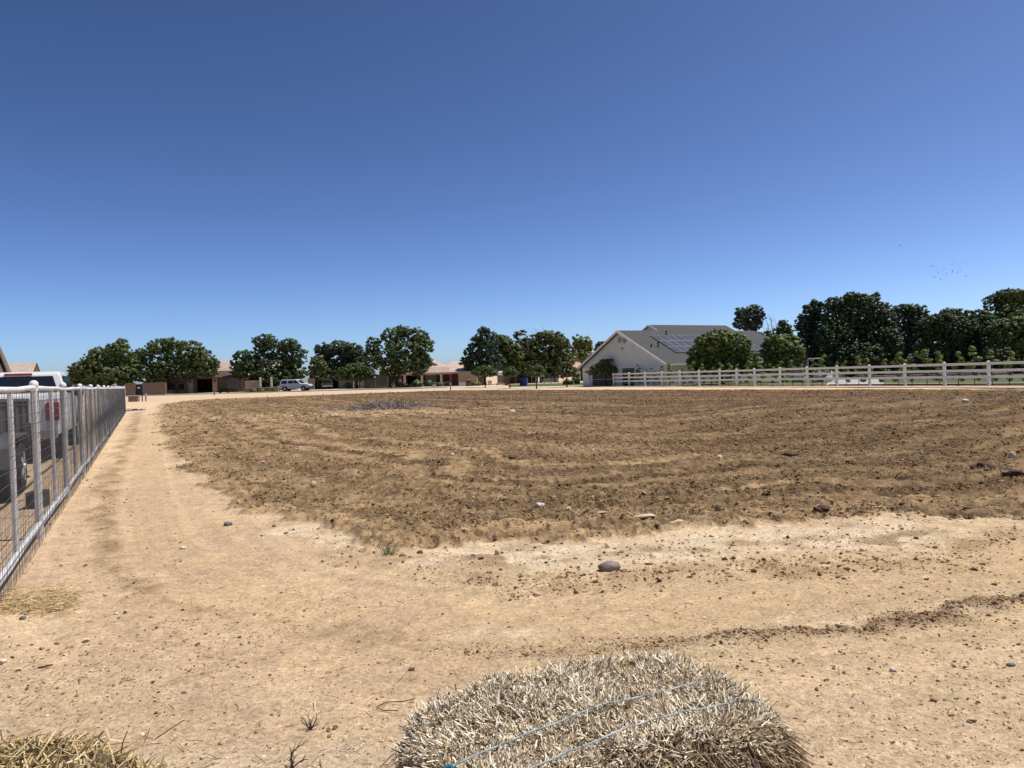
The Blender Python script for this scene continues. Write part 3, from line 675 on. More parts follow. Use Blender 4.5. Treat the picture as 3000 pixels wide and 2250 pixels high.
# walls: body and lapped boards on the gable
wl = MB().prism([(.03, 0, -.3), (.03, WD, -.3), (.03, WD, zr(WD) - .12), (.03, RIDGE_Y, ZR - .12), (.03, 0, zr(0) - .12)], (LEN, 0, 0)).build('wall', m_siding, house)
mb = MB(); ph = .24; z = 0.0
while z < ZR - .2:
    z2 = min(z + ph, ZR - .14); q = lambda zz: (max(0, RIDGE_Y - (ZR - .12 - zz) / SL), min(WD, RIDGE_Y + (ZR - .12 - zz) / SL))
    a0, a1 = q(z); b0, b1 = q(z2)
    if b1 - b0 > .05:
        mb.add([(-.022, a0, z), (-.022, a1, z), (.020, b1, z2), (.020, b0, z2), (.028, a0, z), (.028, a1, z)], [(0, 1, 2, 3), (0, 4, 5, 1)])
    z = z2
mb.build('lap_boards', m_siding, house)
# roof: front slope rises to the lower ridge, and past s1 to the higher ridge
hz2 = 6.69; up = (hz2 - ZR) / SL; y2 = RIDGE_Y + up; s1, s2 = 5.2, 17.4; th = .16
def slab(pts, nm='roof', mt=None):
    return MB().prism(pts, (0, 0, -th)).build(nm, mt or m_shingle, house)
rf = MB()
e0 = -OV; ze = ZR - SL * (RIDGE_Y + OV)
def quad(mb, pts):
    mb.prism(pts, (0, 0, -th))
quad(rf, [(-.45, e0, ze), (s1, e0, ze), (s1, RIDGE_Y, ZR), (-.45, RIDGE_Y, ZR)])
quad(rf, [(s1 + .001, e0, ze), (s2, e0, ze), (s2, y2, hz2), (s1 + .001, y2, hz2)])
quad(rf, [(s2 + .001, e0, ze), (LEN + 2.4, e0, ze), (LEN - .5, RIDGE_Y, ZR), (s2 + .001, RIDGE_Y, ZR)])
quad(rf, [(-.45, RIDGE_Y + .002, ZR), (s1, RIDGE_Y + .002, ZR), (s1, WD + OV, ze), (-.45, WD + OV, ze)])
quad(rf, [(s1 + .001, y2 + .002, hz2), (s2, y2 + .002, hz2), (s2, y2 + 9, hz2 - 9 * SL), (s1 + .001, y2 + 9, hz2 - 9 * SL)])
quad(rf, [(s2 + .001, RIDGE_Y + .002, ZR), (LEN - .5, RIDGE_Y + .002, ZR), (LEN + 2.4, WD + OV, ze), (s2 + .001, WD + OV, ze)])
quad(rf, [(LEN + 2.41, e0, ze), (LEN + 2.41, WD + OV, ze), (LEN - .49, RIDGE_Y, ZR)])
rf = rf.build('roof', m_shingle, house)
# small gable where the higher roof begins
MB().prism([(s1 + .15, RIDGE_Y - .1, ZR - .4), (s1 + .15, y2 - .1 + .0, hz2 - .18), (s1 + .15, y2 + up + 1.0, ZR - .55)], (.1, 0, 0)).build('upper_gable', m_siding, house)
tr = MB()
def bar(a, b, w=.27, d=.05):
    A, B = Vector(a), Vector(b); tr.prism([A, B, B - Vector((0, 0, w)), A - Vector((0, 0, w))], (-d, 0, 0))
bar((-.452, e0, ze + .01), (-.452, RIDGE_Y, ZR + .01)); bar((-.452, RIDGE_Y, ZR + .01), (-.452, WD + OV, ze + .01))
bar((s1 - .002, RIDGE_Y, ZR + .01 + .02), (s1 - .002, y2, hz2 + .02), .2); bar((s1 - .002, y2, hz2 + .02), (s1 - .002, y2 + up * 1.6, hz2 - up * 1.6 * SL + .02), .2)
tr.build('barge_board', m_trim, house)
MB().b2((-.45, e0 - .11, ze - .16), (LEN + 2.4, e0 - .003, ze - .01)).build('gutter', m_trim, house)
MB().prism([(-.45, -.48, ze - .17), (LEN, -.48, ze - .17), (LEN, -.01, ze - .15), (-.45, -.01, ze - .15)], (0, 0, .02)).build('soffit', m_trim, house)
MB().tube([(.4, e0 - .05, ze - .17), (.4, -.10, ze - .45), (.4, -.06, 0)], .045, 8).build('downpipe', m_trim, house)
for px in (1816, 1830.5):
    y_, z_ = gab(px, 997); t_ = MB().lathe([(.33, 0), (.33, .05), (.27, .055), (.27, .02)], (-.012, y_, z_), 24, Matrix.Rotation(-math.pi / 2, 3, 'Y')).build('gable_vent', m_vent, house)
    mb = MB()
    for k in range(5): mb.box((-.045, y_, z_ - .20 + .10 * k), (.02, 2 * math.sqrt(.265 ** 2 - (-.20 + .10 * k) ** 2), .07), M=Matrix.Rotation(.5, 3, 'Y'))
    mb.build('louvre', m_vent, t_)
def opening(px0, py0, px1, py1, name, mt, frame=.14, zb=None):
    ya, za = gab(px0, py0); yb, _ = gab(px1, py0); _, z0 = gab(px0, py1); z0 = z0 if zb is None else zb
    lo, hi = min(ya, yb), max(ya, yb)
    d = MB().b2((-.014, lo, z0), (.02, hi, za)).build(name, mt, house)
    f = MB(); f.b2((-.05, lo - frame, z0), (-.0, lo, za + frame)).b2((-.05, hi, z0), (0, hi + frame, za + frame)).b2((-.05, lo, za), (0, hi, za + frame)); f.build('frame', m_trim, d)
    return d, lo, hi, za
d, lo, hi, za = opening(1735.5, 1092, 1803, 1131, 'garage_door', m_navy, .12, 0.0)
mb = MB()
for k in range(4):
    for q in range(4): mb.b2((-.03, lo + (hi - lo) * (q + .08) / 4, za * (k + .12) / 4), (-.013, lo + (hi - lo) * (q + .92) / 4, za * (k + .88) / 4))
mb.build('door_panel', m_navy, d)
ya, _ = gab(1733, 1100); yb, _ = gab(1719.5, 1100)
MB().b2((-.06, yb - .55, 0), (-.008, WD + .03, 2.12)).build('corner_panel', m_trim, house)
opening(1823, 1079.5, 1858, 1131, 'side_door', m_void, .13, 0.0)
opening(1824 + 40, 1082, 1864 + 6, 1094, 'window', m_glass, .06)
y_, z_ = gab(1824, 1021.5); MB().box((-.08, y_, z_), (.14, .16, .2)).build('wall_lamp', m_vent, house, bevel=.02)
for yy in (-.06, ):
    MB().b2((-.03, -.03, 0), (.12, .12, zr(0) - .1)).build('corner_board', m_trim, house)
# shaded front wall under the eave: windows and a glazed door
for xx, ww, z0_, z1_, nm in ((4.0, 1.4, .9, 2.0, 'window'), (8.0, 1.0, .02, 2.02, 'front_door'), (12.0, 2.0, .8, 2.0, 'window'), (17.0, 1.8, .9, 2.0, 'window')):
    w_ = MB().b2((xx, -.025, z0_), (xx + ww, .02, z1_)).build(nm, m_glass, house)
    MB().b2((xx - .09, -.05, z0_), (xx, 0, z1_ + .09)).b2((xx + ww, -.05, z0_), (xx + ww + .09, 0, z1_ + .09)).b2((xx, -.05, z1_), (xx + ww, 0, z1_ + .09)).build('frame', m_trim, w_)
# solar panels: three rows along the front slope
rn = Vector((0, -SL, 1)).normalized(); upv = Vector((0, 1, SL)).normalized()
def rs(px, py):
    q = hl(hit(px, py, HO + Vector((0, 0, ze)) + hv * e0, (hu * 0 + hv * rn.y + Vector((0, 0, rn.z))))); return q.x, q.y
ax, ay = rs(1905.6, 984); bx_, by_ = rs(1978.5, 1035)
rowh = (ay - by_) / 3; pw = 1.02
zf = lambda y: ze + SL * (y - e0)
for r_ in range(3):
    for k in range(13 if r_ else 13):
        x0 = (ax + bx_) / 2 + k * pw; ya = ay - r_ * rowh - .02; yb = ya - rowh + .05
        pts = [(x0 + .012, yb, zf(yb)), (x0 + pw - .012, yb, zf(yb)), (x0 + pw - .012, ya, zf(ya)), (x0 + .012, ya, zf(ya))]
        sp = MB().prism([Vector(p) + rn * .06 for p in pts], rn * .05).build('solar_panel', m_alu, house)
        i_ = .045; pts = [(x0 + i_, yb + .04, zf(yb + .04)), (x0 + pw - i_, yb + .04, zf(yb + .04)), (x0 + pw - i_, ya - .04, zf(ya - .04)), (x0 + i_, ya - .04, zf(ya - .04))]
        MB().prism([Vector(p) + rn * .1105 for p in pts], rn * .004).build('cell_sheet', m_solar, sp)
for px, py, h in ((1952, 977.5, .45), (1908.5, 1012, .28), (1928.5, 1013, .55)):
    x_, y_ = rs(px, py + 4); MB().tube([(x_, y_, zf(y_) - .1), (x_, y_, zf(y_) + h * .8)], .07, 10).lathe([(.11, zf(y_) + h * .8), (.11, zf(y_) + h)], (x_, y_, 0), 10).build('roof_vent', m_blackpl, house)

# ---------------------------------------------------------------- houses along the far street
m_stucco = mat('tan_stucco', (.40, .30, .21), .9, .08, 1.2, .2, 30)
m_stucco2 = mat('warm_stucco', (.42, .30, .215), .9, .08, 1.2, .2, 30)
m_tile = mat('tan_roof_tiles', (.43, .32, .25), .85, .18, 2.5, .5, 5, c2=(.50, .39, .32))
m_brownroof = mat('brown_shingles', (.075, .055, .047), .9, .25, 5, .4, 25)
m_brick = mat('brown_brick', (.16, .085, .06), .9, .3, 5, .3, 30)
m_block = mat('tan_block_wall', (.235, .17, .115), .95, .12, 2, .3, 12)
m_stone = mat('pale_cast_stone', (.56, .48, .39), .85, .1, 4, .2, 20)
m_lightwall = mat('cream_wall', (.58, .51, .42), .9, .08, 2)
def tiled(name, parent, polys, mt, th=.18):
    mb = MB()
    for p in polys: mb.prism(p, (0, 0, -th))
    return mb.build(name, mt, parent)
def courses(parent, x0, x1, y0, z0, y1, z1, mt, n=9):     # raised tile courses on a slope
    mb = MB()
    for k in range(n):
        a = k / n; b_ = (k + .9) / n
        mb.prism([(x0, y0 + (y1 - y0) * a, z0 + (z1 - z0) * a + .05), (x1, y0 + (y1 - y0) * a, z0 + (z1 - z0) * a + .05), (x1, y0 + (y1 - y0) * b_, z0 + (z1 - z0) * b_ + .012), (x0, y0 + (y1 - y0) * b_, z0 + (z1 - z0) * b_ + .012)], (0, 0, -.04))
    return mb
def win(parent, x0, x1, z0, z1, y, mt=None, fr=None, nm='window', mull=2):
    w_ = MB().b2((x0, y - .03, z0), (x1, y + .02, z1)).build(nm, mt or m_glass, parent); mb = MB()
    for xx in np.linspace(x0, x1, mull + 1): mb.b2((xx - .04, y - .07, z0), (xx + .04, y - .031, z1))
    mb.b2((x0 - .04, y - .07, z1), (x1 + .04, y - .031, z1 + .08)); mb.build('frame', fr or m_stone, w_); return w_
A_ = R(14)
# left: tan tiled house with a columned porch behind the trees
o = on(560, 121); LH = thing('tan_house', 'tan stucco house with tiled roof and square porch columns behind the leftmost trees', 'house', o, A_)
MB().b2((-5.5, 4.5, -.6), (17.0, 15, 2.9)).build('wall', m_stucco, LH)
rp = [[(-6.3, 3.8, 2.85), (17.8, 3.8, 2.85), (12.5, 9.8, 5.65), (-1, 9.8, 5.65)], [(17.8, 3.81, 2.85), (17.8, 15.8, 2.85), (12.5, 9.81, 5.65)], [(-6.3, 15.8, 2.85), (-6.3, 3.81, 2.85), (-1, 9.81, 5.65)], [(17.8, 15.81, 2.85), (-6.3, 15.81, 2.85), (-1, 9.82, 5.65), (12.5, 9.82, 5.65)]]
r_ = tiled('roof', LH, rp, m_tile); courses(LH, -.6, 12.2, 4.4, 3.13, 9.7, 5.6, m_tile, 12).build('tile_courses', m_tile, r_)
tiled('porch_roof', LH, [[(-1.0, -.5, 2.55), (9.2, -.5, 2.55), (8.6, 4.2, 3.75), (-1.0, 4.2, 3.75)]], m_brownroof, .22)
for xx in (-.38, 3.5):
    c_ = MB().b2((xx, -.3, -.3), (xx + .74, .44, 2.36)).build('column', m_stucco2, LH, bevel=.02)
    MB().b2((xx + .25, -.42, 1.72), (xx + .5, -.303, 2.1)).build('wall_lamp', m_blackpl, c_)
win(LH, .3, 3.2, .1, 2.3, 4.47, m_void, m_blackpl, 'front_door', 3); win(LH, 5.2, 8.6, .5, 2.2, 4.47, m_glass, m_stone, 'window', 4); win(LH, -4.5, -2.0, .6, 2.1, 4.47, m_glass, m_blackpl)
# garden walls of the tan house
def wall(name, label, px0, px1, Y, h, mt, cat='wall', top=None, thick=.22, kids=None, Y1=None):
    a_ = on(px0, Y); b_ = on(px1, Y1 or Y); d = b_ - a_; L = math.hypot(d.x, d.y)
    t = thing(name, label, cat, a_, math.atan2(d.y, d.x))
    MB().b2((0, 0, -.4), (L, thick, h)).build('wall_panel', mt, t, bevel=.01)
    if top: MB().b2((-.03, -.04, h), (L + .03, thick + .04, h + .07)).build('coping', top, t)
    return t, L
wall('garden_wall', 'plain tan block wall between the fence end and the dark gate', 368, 397.5, 114, 1.95, m_block)
wall('garden_wall', 'tan block wall with a slanting shadow beside the dark gate', 418, 486, 114, 1.95, m_block)
a_ = on(398, 114.1); gt = thing('side_gate', 'dark metal side gate with a small white sign set in the tan wall', 'gate', a_, 0)
MB().b2((0, 0, 0), (1.12, .06, 1.75)).build('leaf', m_blackpl, gt); MB().b2((.35, -.03, 1.05), (.75, -.003, 1.3)).build('sign', m_carwhite, gt)
t, L = wall('courtyard_wall', 'yellowish courtyard wall behind the low planter by the silver suv', 719, 763, 118, 1.75, m_stucco2, top=m_stone)
t, L = wall('planter_wall', 'long low planter wall with pale cap in front of the tan house', 719, 815, 116.2, .62, m_block, top=m_lightwall, thick=.5)
for px, lab in ((763.5, 'pale stucco pillar at the near end of the shaded courtyard window'), (796, 'pale stucco pillar beside the silver suv bonnet')):
    a_ = on(px, 117.2); o = MB().b2((-.14, -.14, -.2), (.14, .14, 2.35)).build('pillar', m_lightwall, bevel=.02); o.location = a_; tag(o, lab, 'pillar', 'pale courtyard pillars')
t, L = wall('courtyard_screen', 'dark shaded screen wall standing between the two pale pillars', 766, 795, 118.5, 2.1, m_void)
wall('garden_wall', 'tan wall stub between the silver suv and the dark driveway', 903, 921, 121, 1.95, m_block)
wall('garden_wall', 'tan block wall beside the dark driveway with a plant against it', 993, 1035.5, 121, 1.95, m_block)
wall('garden_wall', 'tan wall end piece with a round topped post next to the plank gate', 1037, 1042.5, 120.9, 1.9, m_block)
wall('garden_wall', 'tan block wall between the plank gate and the lamp post', 1064.5, 1098.5, 121, 2.0, m_block)
wall('garden_wall', 'taller tan wall behind the lamp post near the wide tree', 1100.5, 1136, 121, 2.35, m_block)
a_ = on(1043, 121.2); gt = thing('plank_gate', 'shaded brown plank gate between two tan walls', 'gate', a_, 0); m_plank = mat('brown_planks', (.09, .065, .05), .9, .3, 4)
for k in range(5): MB().b2((k * .25, 0, .05), (k * .25 + .22, .05, 1.85)).build('plank', m_plank, gt)
MB().b2((0, .053, .4), (1.22, .09, .52)).b2((0, .053, 1.4), (1.22, .09, 1.52)).build('brace', m_plank, gt)
wall('driveway_fence', 'dark fence at the back of the shaded driveway behind the black suv', 918, 995, 132, 1.9, m_blackpl, 'fence')
# right: brick house with the tiled hips
o = on(1231, 127); BH = thing('brick_house', 'long tan tiled house with a deep shaded porch on pale stone columns', 'house', o, R(8))
sc_ = 127 / F
MB().b2((-6.5, 3.4, -.3), (8.3, 16, 2.5)).build('wall', m_brick, BH)
rp = [[(-7, -.6, 2.45), (5.55, -.6, 2.45), (6.6, 3.6, 3.55), (-7, 3.6, 3.55)]]
r_ = tiled('roof', BH, rp, m_tile, .34); courses(BH, -6.9, 5.5, -.45, 2.48, 3.5, 3.52, m_tile, 7).build('tile_courses', m_tile, r_)
tiled('garage_roof', BH, [[(5.6, -.9, 2.5), (9.6, -.9, 2.5), (9.0, 3.7, 3.7), (6.7, 3.7, 3.7)]], m_tile, .34)
hp = [[(-7.6, 3.8, 3.5), (6.0, 3.8, 3.5), (2.2, 8.6, 5.2), (-3.5, 8.6, 5.2)], [(6.0, 3.81, 3.5), (6.0, 14, 3.5), (2.2, 8.61, 5.2)], [(6.0, 14.01, 3.5), (-7.6, 14.01, 3.5), (-3.5, 8.62, 5.2), (2.2, 8.62, 5.2)]]
h_r = tiled('upper_roof', BH, hp, m_tile)
MB().prism([(-2.4, 4.6, 3.86), (3.4, 4.6, 3.86), (1.7, 7.6, 4.95), (-2.0, 7.6, 4.95)], (0, -.02, .08)).build('solar_panel', m_solar, BH)
tiled('back_roof', BH, [[(4.4, 5.6, 3.5), (11.0, 5.6, 3.5), (9.5, 9, 4.55), (6.5, 9, 4.55)]], m_brownroof if False else m_tile)
for xx in (-2.9, .15, 3.6, 7.6)[:3]:
    c_ = MB().b2((xx, -.2, .55), (xx + .42, .22, 2.12)).build('column', m_stone, BH, bevel=.02)
    MB().b2((xx - .14, -.34, -.3), (xx + .56, .36, .55)).build('column_base', m_stone, c_, bevel=.02)
MB().b2((5.25, -.2, -.2), (5.75, .3, 2.12)).build('brick_pier', m_brick, BH); MB().b2((.75, .0, -.2), (5.2, .18, .62)).build('porch_rail', m_brick, BH)
MB().b2((.7, -.05, .625), (5.8, .24, .70)).build('rail_cap', m_stone, BH)
win(BH, -2.2, -.6, .1, 2.1, 3.37, m_void, m_blackpl, 'front_door', 2); win(BH, 1.2, 3.0, .6, 2.0, 3.37, m_glass, m_stone); win(BH, -5.6, -3.4, .5, 2.0, 3.37, m_glass, m_stone)
wall('courtyard_wall', 'tall buff screen wall beside the brick porch pier', 1343.5, 1398, 124.5, 2.25, m_stucco, Y1=122.5)
wall('low_wall', 'low cream wall in front of the buff screen wall', 1345, 1367, 121.5, .68, m_lightwall)
wall('side_wall', 'brown brick side wall between the round shrub and the thick trunk', 1399, 1417, 124, 1.6, m_brick)
wall('low_wall', 'low cream wall beyond the thick dark tree trunk', 1429, 1441, 122, .85, m_lightwall)
o = on(1372.6, 118); bp_ = thing('brick_mailbox', 'brick mailbox pillar with pointed finial beside the brick house drive', 'mailbox', o, R(10))
MB().b2((-.42, -.42, -.2), (.42, .42, 1.0)).build('pillar', m_brick, bp_); MB().lathe([(.62, 1.0), (.60, 1.06), (.16, 1.28), (.06, 1.36), (.12, 1.48), (.02, 1.72)], (0, 0, 0), 12).build('finial', m_brick, bp_)
MB().b2((-.2, -.45, .55), (.2, -.42, .8)).build('door', m_blackpl, bp_)
# buildings glimpsed in the middle
o = on(1483, 136); MH = thing('brown_house', 'tan house with brown timber doors half hidden behind the row of young trees', 'house', o, R(4))
MB().b2((-.5, 0, -.3), (5.8, 8, 2.35)).build('wall', m_stucco, MH)
tiled('roof', MH, [[(-.9, -.5, 2.3), (6.2, -.5, 2.3), (3.6, 3.6, 3.2), (1.6, 3.6, 3.2)]], m_tile)
for k, xx in enumerate((.6, 2.1, 4.3)): win(MH, xx, xx + .95, .05, 1.9, -.03, m_brick, m_stucco, 'door', 1)
o = on(1683, 150); PH = thing('pink_house', 'pinkish house end showing between the trees and the white gable', 'house', o, 0)
MB().b2((0, 0, -.3), (4.2, 7, 2.4)).build('wall', m_stone, PH); m_pink = mat('pink_roof_tiles', (.55, .34, .27), .85, .12, 2, .4, 6)
tiled('roof', PH, [[(-.5, -.6, 2.3), (4.6, -.6, 2.3), (4.6, 4, 5.0), (-.5, 4, 5.0)]], m_pink); win(PH, 2.2, 3.2, .6, 1.9, -.03)
o = on(1590, 143); GH = thing('grey_shed', 'grey white shed wall in the shade behind the small rail fence', 'shed', o, 0)
MB().b2((0, 0, -.2), (3.2, 4, 2.2)).build('wall', m_vent, GH); tiled('roof', GH, [[(-.3, -.3, 2.3), (3.5, -.3, 2.3), (3.5, 4, 3.0), (-.3, 4, 3.0)]], m_brownroof)
# far left, above the pickup
o = at(14, 1096, 66); o.z = G(o.x, o.y); NH = thing('near_house', 'light tan house whose tiled roof and gable end rise behind the pickup', 'house', o, R(28))
m_tile2 = mat('ribbed_roof_tiles', (.42, .34, .28), .85, .10, 1.5)
za, zb = 3.05, at(30, 1066, 70).z
MB().b2((-6, 1.0, -.2), (1.6, 9, 2.9)).build('wall', m_lightwall, NH)
MB().prism([(1.6, .9, 2.9), (1.6, 4.9, 2.9), (1.6, 4.9, zb - .2), (1.6, 4.4, zb - .2)], (.06, 0, 0)).build('gable', m_lightwall, NH)
r_ = tiled('roof', NH, [[(-6.5, .3, za - .2), (2.0, .3, za - .2), (2.0, 4.9, zb), (-6.5, 4.9, zb)], [(-6.5, 4.91, zb), (2.0, 4.91, zb), (2.0, 9.5, za - .2), (-6.5, 9.5, za - .2)]], m_tile2)
mb = MB()
for k in range(34): mb.tube([(-6.4 + k * .25, .35, za - .14), (-6.4 + k * .25, 4.85, zb + .05)], .075, 6)
mb.build('tile_ribs', m_tile2, r_)
MB().prism([(2.005, .25, za - .15), (2.005, 4.9, zb + .06), (2.005, 4.9, zb - .25), (2.005, .25, za - .45)], (.05, 0, 0)).prism([(2.005, 4.9, zb + .06), (2.005, 9.5, za - .15), (2.005, 9.5, za - .45), (2.005, 4.9, zb - .25)], (.05, 0, 0)).build('barge_board', m_brownroof, NH)
o = on(-60, 30); CH = thing('barn', 'barn roof corner with brown barge board at the very edge above the pickup', 'barn', (o.x - 2.5, 30, 0), R(42))
q0 = at(21, 1100, 30); q1 = at(0, 1046, 30)
pa = Vector((q0.x - CH.location.x, 0, q0.z)); 
Mi = Matrix.Rotation(-R(42), 3, 'Z'); a3 = Mi @ (q0 - CH.location); b3 = Mi @ (q1 - CH.location); dn = (b3 - a3)
top = a3 + dn * 6.0; rt = Vector((2 * top.x - a3.x, a3.y, a3.z)); rt = Vector((top.x - (a3.x - top.x), a3.y, a3.z))
MB().prism([a3 + Vector((-.02, 0, -.25)), top + Vector((0, 0, -.3)), rt + Vector((.02, 0, -.25)), Vector((rt.x + .1, a3.y, 0)), Vector((a3.x - .3, a3.y, 0))], (0, 9, 0)).build('wall', m_lightwall, CH)
MB().prism([a3 + Vector((.25, -.3, -.28)), top + Vector((0, -.3, 0)), top + Vector((0, -.3, -.22)), a3 + Vector((.2, -.3, -.5))], (0, 9.6, 0)).prism([top + Vector((-.01, -.3, 0)), rt + Vector((-.25, -.3, -.28)), rt + Vector((-.2, -.3, -.5)), top + Vector((-.01, -.3, -.22))], (0, 9.6, 0)).build('roof', m_tile2, CH)
# ---------------------------------------------------------------- trees
def leafmat(name, a, b_, c, tr=.25): return isl(name, [(0, a), (.5, b_), (1, c)], .55, .35, tr)
LM = dict(
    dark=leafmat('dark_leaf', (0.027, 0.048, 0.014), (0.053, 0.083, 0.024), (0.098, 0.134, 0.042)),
    mid=leafmat('mid_leaf', (0.048, 0.074, 0.017), (0.087, 0.123, 0.029), (0.150, 0.181, 0.046)),
    olive=leafmat('olive_leaf', (0.060, 0.080, 0.024), (0.105, 0.127, 0.040), (0.165, 0.181, 0.064)),
    blue=leafmat('blue_green_leaf', (0.027, 0.051, 0.023), (0.051, 0.083, 0.037), (0.090, 0.123, 0.055)),
    bright=leafmat('bright_leaf', (0.105, 0.147, 0.028), (0.195, 0.241, 0.050), (0.285, 0.322, 0.083)),
    citrus=leafmat('citrus_leaf', (0.045, 0.078, 0.014), (0.098, 0.141, 0.024), (0.195, 0.221, 0.046)))
m_bark = mat('bark', (.075, .055, .042), .95, .3, 6, .6, 30)
m_palebark = mat('pale_bark', (.20, .165, .13), .95, .25, 6, .5, 30)
def ico2():
    bm = bmesh.new(); bmesh.ops.create_icosphere(bm, subdivisions=2, radius=1)
    v = np.array([p.co[:] for p in bm.verts]); f = np.array([[q.index for q in t.verts] for t in bm.faces]); bm.free(); return v, f
IC2 = ico2()
def foliage(name, blobs, k_px, s, lm, parent, rclump, up=.35, fill=.3, per=20, puff=1.0):
    """blobs: (centre xyz, radii xyz). Each blob is filled with small ragged tufts; every tuft is a lumpy knot of leaves with loose leaves round it"""
    PV, PF, PN, LV, LN = [], [], [], [], []; nv = 0; bv, bf = IC2 if rclump < .05 or puff < .9 else (ICO_V, ICO_F)
    for c, r_ in blobs:
        c = np.array(c, float); r_ = np.array(r_, float)
        k = max(4, int(k_px * r_[0] * r_[2] / rclump ** 2))
        d = rng.normal(size=(k, 3)); d /= np.linalg.norm(d, axis=1)[:, None]
        rr = np.where(rng.uniform(size=k) < fill, rng.uniform(.25, .75, k), rng.uniform(.75, 1.0, k))
        rc = rclump * np.exp(rng.normal(size=k) * .32)
        cc = c + d * (r_ * rr[:, None] - np.minimum(rc[:, None] * .2, r_ * .3))
        # knot
        jit = 1 + rng.normal(size=(k, len(bv), 1)) * .30
        dv = np.einsum('nij,kj->nki', rotm(k), bv); v = cc[:, None] + dv * jit * (rc * .72 * puff)[:, None, None] * np.array([1.15, 1.15, .85])
        nn = dv * .9 + d[:, None] * .45 + np.array([0, 0, .1]); PV.append(v.reshape(-1, 3)); PN.append(nn.reshape(-1, 3))
        PF.append((bf[None] + (np.arange(k) * len(bv))[:, None, None] + nv).reshape(-1, 3)); nv += k * len(bv)
        # loose leaves
        q = rng.normal(size=(k, per, 3)); q /= np.linalg.norm(q, axis=2)[:, :, None]
        p = cc[:, None] + q * (rng.uniform(.6, 1.12, (k, per, 1)) * rc[:, None, None]) * np.array([1.15, 1.15, .85])
        N = q + d[:, None] * .5 + np.array([0, 0, up]) + rng.normal(size=(k, per, 3)) * .4; N /= np.linalg.norm(N, axis=2)[:, :, None]
        a_ = np.cross(N, rng.normal(size=N.shape)); a_ /= np.linalg.norm(a_, axis=2)[:, :, None]; b_ = np.cross(N, a_); z = s * rng.uniform(.6, 1.3, (k, per, 1))
        LV.append(np.stack([p - a_ * z * .6, p - b_ * z * .4, p + a_ * z * .6, p + b_ * z * .4], 2).reshape(-1, 3))
        sn = q * .9 + d[:, None] * .45 + np.array([0, 0, .15]) + N * .2; LN.append(np.repeat(sn.reshape(-1, 3), 4, 0))
    V = np.concatenate(PV + LV); F_ = np.concatenate(PF); nl = sum(len(x) for x in LV) // 4
    b = np.arange(nl)[:, None] * 4 + nv; F_ = np.r_[F_, np.c_[b, b + 1, b + 2], np.c_[b, b + 2, b + 3]]
    NN = np.concatenate(PN + LN); NN /= np.linalg.norm(NN, axis=1)[:, None]
    o = np_mesh(name, V, F_, lm, parent, smooth=True)
    o.data.normals_split_custom_set_from_vertices(NN.tolist())     # soft, tuft-wise shading
    return o
def limbs(blobs, base, trunk_r, fork, seed, lean=(0, 0)):
    rs_ = random.Random(seed); mb = MB(); F_ = Vector((lean[0], lean[1], fork))
    mb.tube([(0, 0, -.3), (lean[0] * .2, lean[1] * .2, fork * .3), (lean[0] * .6, lean[1] * .6, fork * .65), F_], [trunk_r * 1.35, trunk_r, trunk_r * .88, trunk_r * .8], 10)
    for c, r_ in blobs:
        c = Vector(c); m = (F_ + c) / 2 + Vector((rs_.gauss(0, .15), rs_.gauss(0, .15), -abs(c - F_) .length * .08 if False else rs_.gauss(0, .1))) * (c - F_).length * .5
        mb.tube([F_ - Vector((0, 0, trunk_r)), m, c], [trunk_r * .5, trunk_r * .3, trunk_r * .1], 6)
        for k in range(3):
            e = c + Vector((rs_.uniform(-1, 1) * r_[0], rs_.uniform(-1, 1) * r_[1], rs_.uniform(-.4, 1) * r_[2])) * .8
            mb.tube([m, (m + e) / 2 + Vector((0, 0, .15)), e], [trunk_r * .2, trunk_r * .12, trunk_r * .04], 5)
    return mb
def tree(name, label, Y, bx, lobes, lm='dark', dens=.40, leaf=1.0, trunk=.2, fork=None, group=None, cat='tree', clump=1.0, up=.35, fill=.35, bark=None, depth=.85, lean=(0, 0)):
    base = on(bx, Y); t = thing(name, label, cat, base, 0, group); k = Y / F; bl = []
    for i, (px, py, rx, ry) in enumerate(lobes):
        dy = random.uniform(-.35, .35) * rx * k
        p = at(px, py, Y + dy) - base; bl.append((tuple(p), (rx * k * 1.03, rx * k * depth, ry * k * 1.04)))
    fk = fork if fork is not None else max(.8, min(b_[0][2] for b_ in bl) * .7)
    limbs(bl, base, trunk, fk, sum(map(ord, label)), lean).build('trunk', bark or m_bark, t, smooth=True)
    foliage('crown', bl, dens * 6.5, .0016 * Y * leaf, LM[lm], t, .0020 * Y * clump, up, fill, 15)
    return t
FAR = 'trees along the far street'
tree('shade_tree', 'broad rounded dark tree with sunlit crown, leftmost beside the end of the wire fence', 118, 318, [(258, 1088, 54, 38), (300, 1058, 55, 42), (347, 1034, 38, 36), (358, 1010, 16, 20), (330, 1098, 70, 34), (232, 1104, 30, 26), (385, 1080, 34, 46), (285, 1112, 60, 24)], 'mid', trunk=.3, group=FAR)
tree('shade_tree', 'widest rounded tree shading the porch of the tan house', 119, 520, [(415, 1050, 36, 32), (440, 1092, 50, 32), (470, 1025, 44, 34), (500, 1008, 26, 20), (545, 1032, 54, 38), (588, 1056, 42, 38), (628, 1074, 18, 28), (520, 1078, 88, 34), (605, 1092, 28, 18), (470, 1110, 40, 20)], 'mid', trunk=.32, group=FAR)
tree('feathery_tree', 'twin peaked dark feathery tree behind the silver suv', 122, 800, [(775, 1000, 36, 22), (790, 1030, 52, 36), (845, 1012, 36, 20), (860, 1045, 40, 40), (720, 1058, 42, 34), (700, 1085, 26, 26), (770, 1080, 82, 34), (850, 1090, 50, 30), (800, 1110, 70, 16), (835, 1120, 26, 12)], 'dark', trunk=.28, group=FAR, dens=.36, fill=.3)
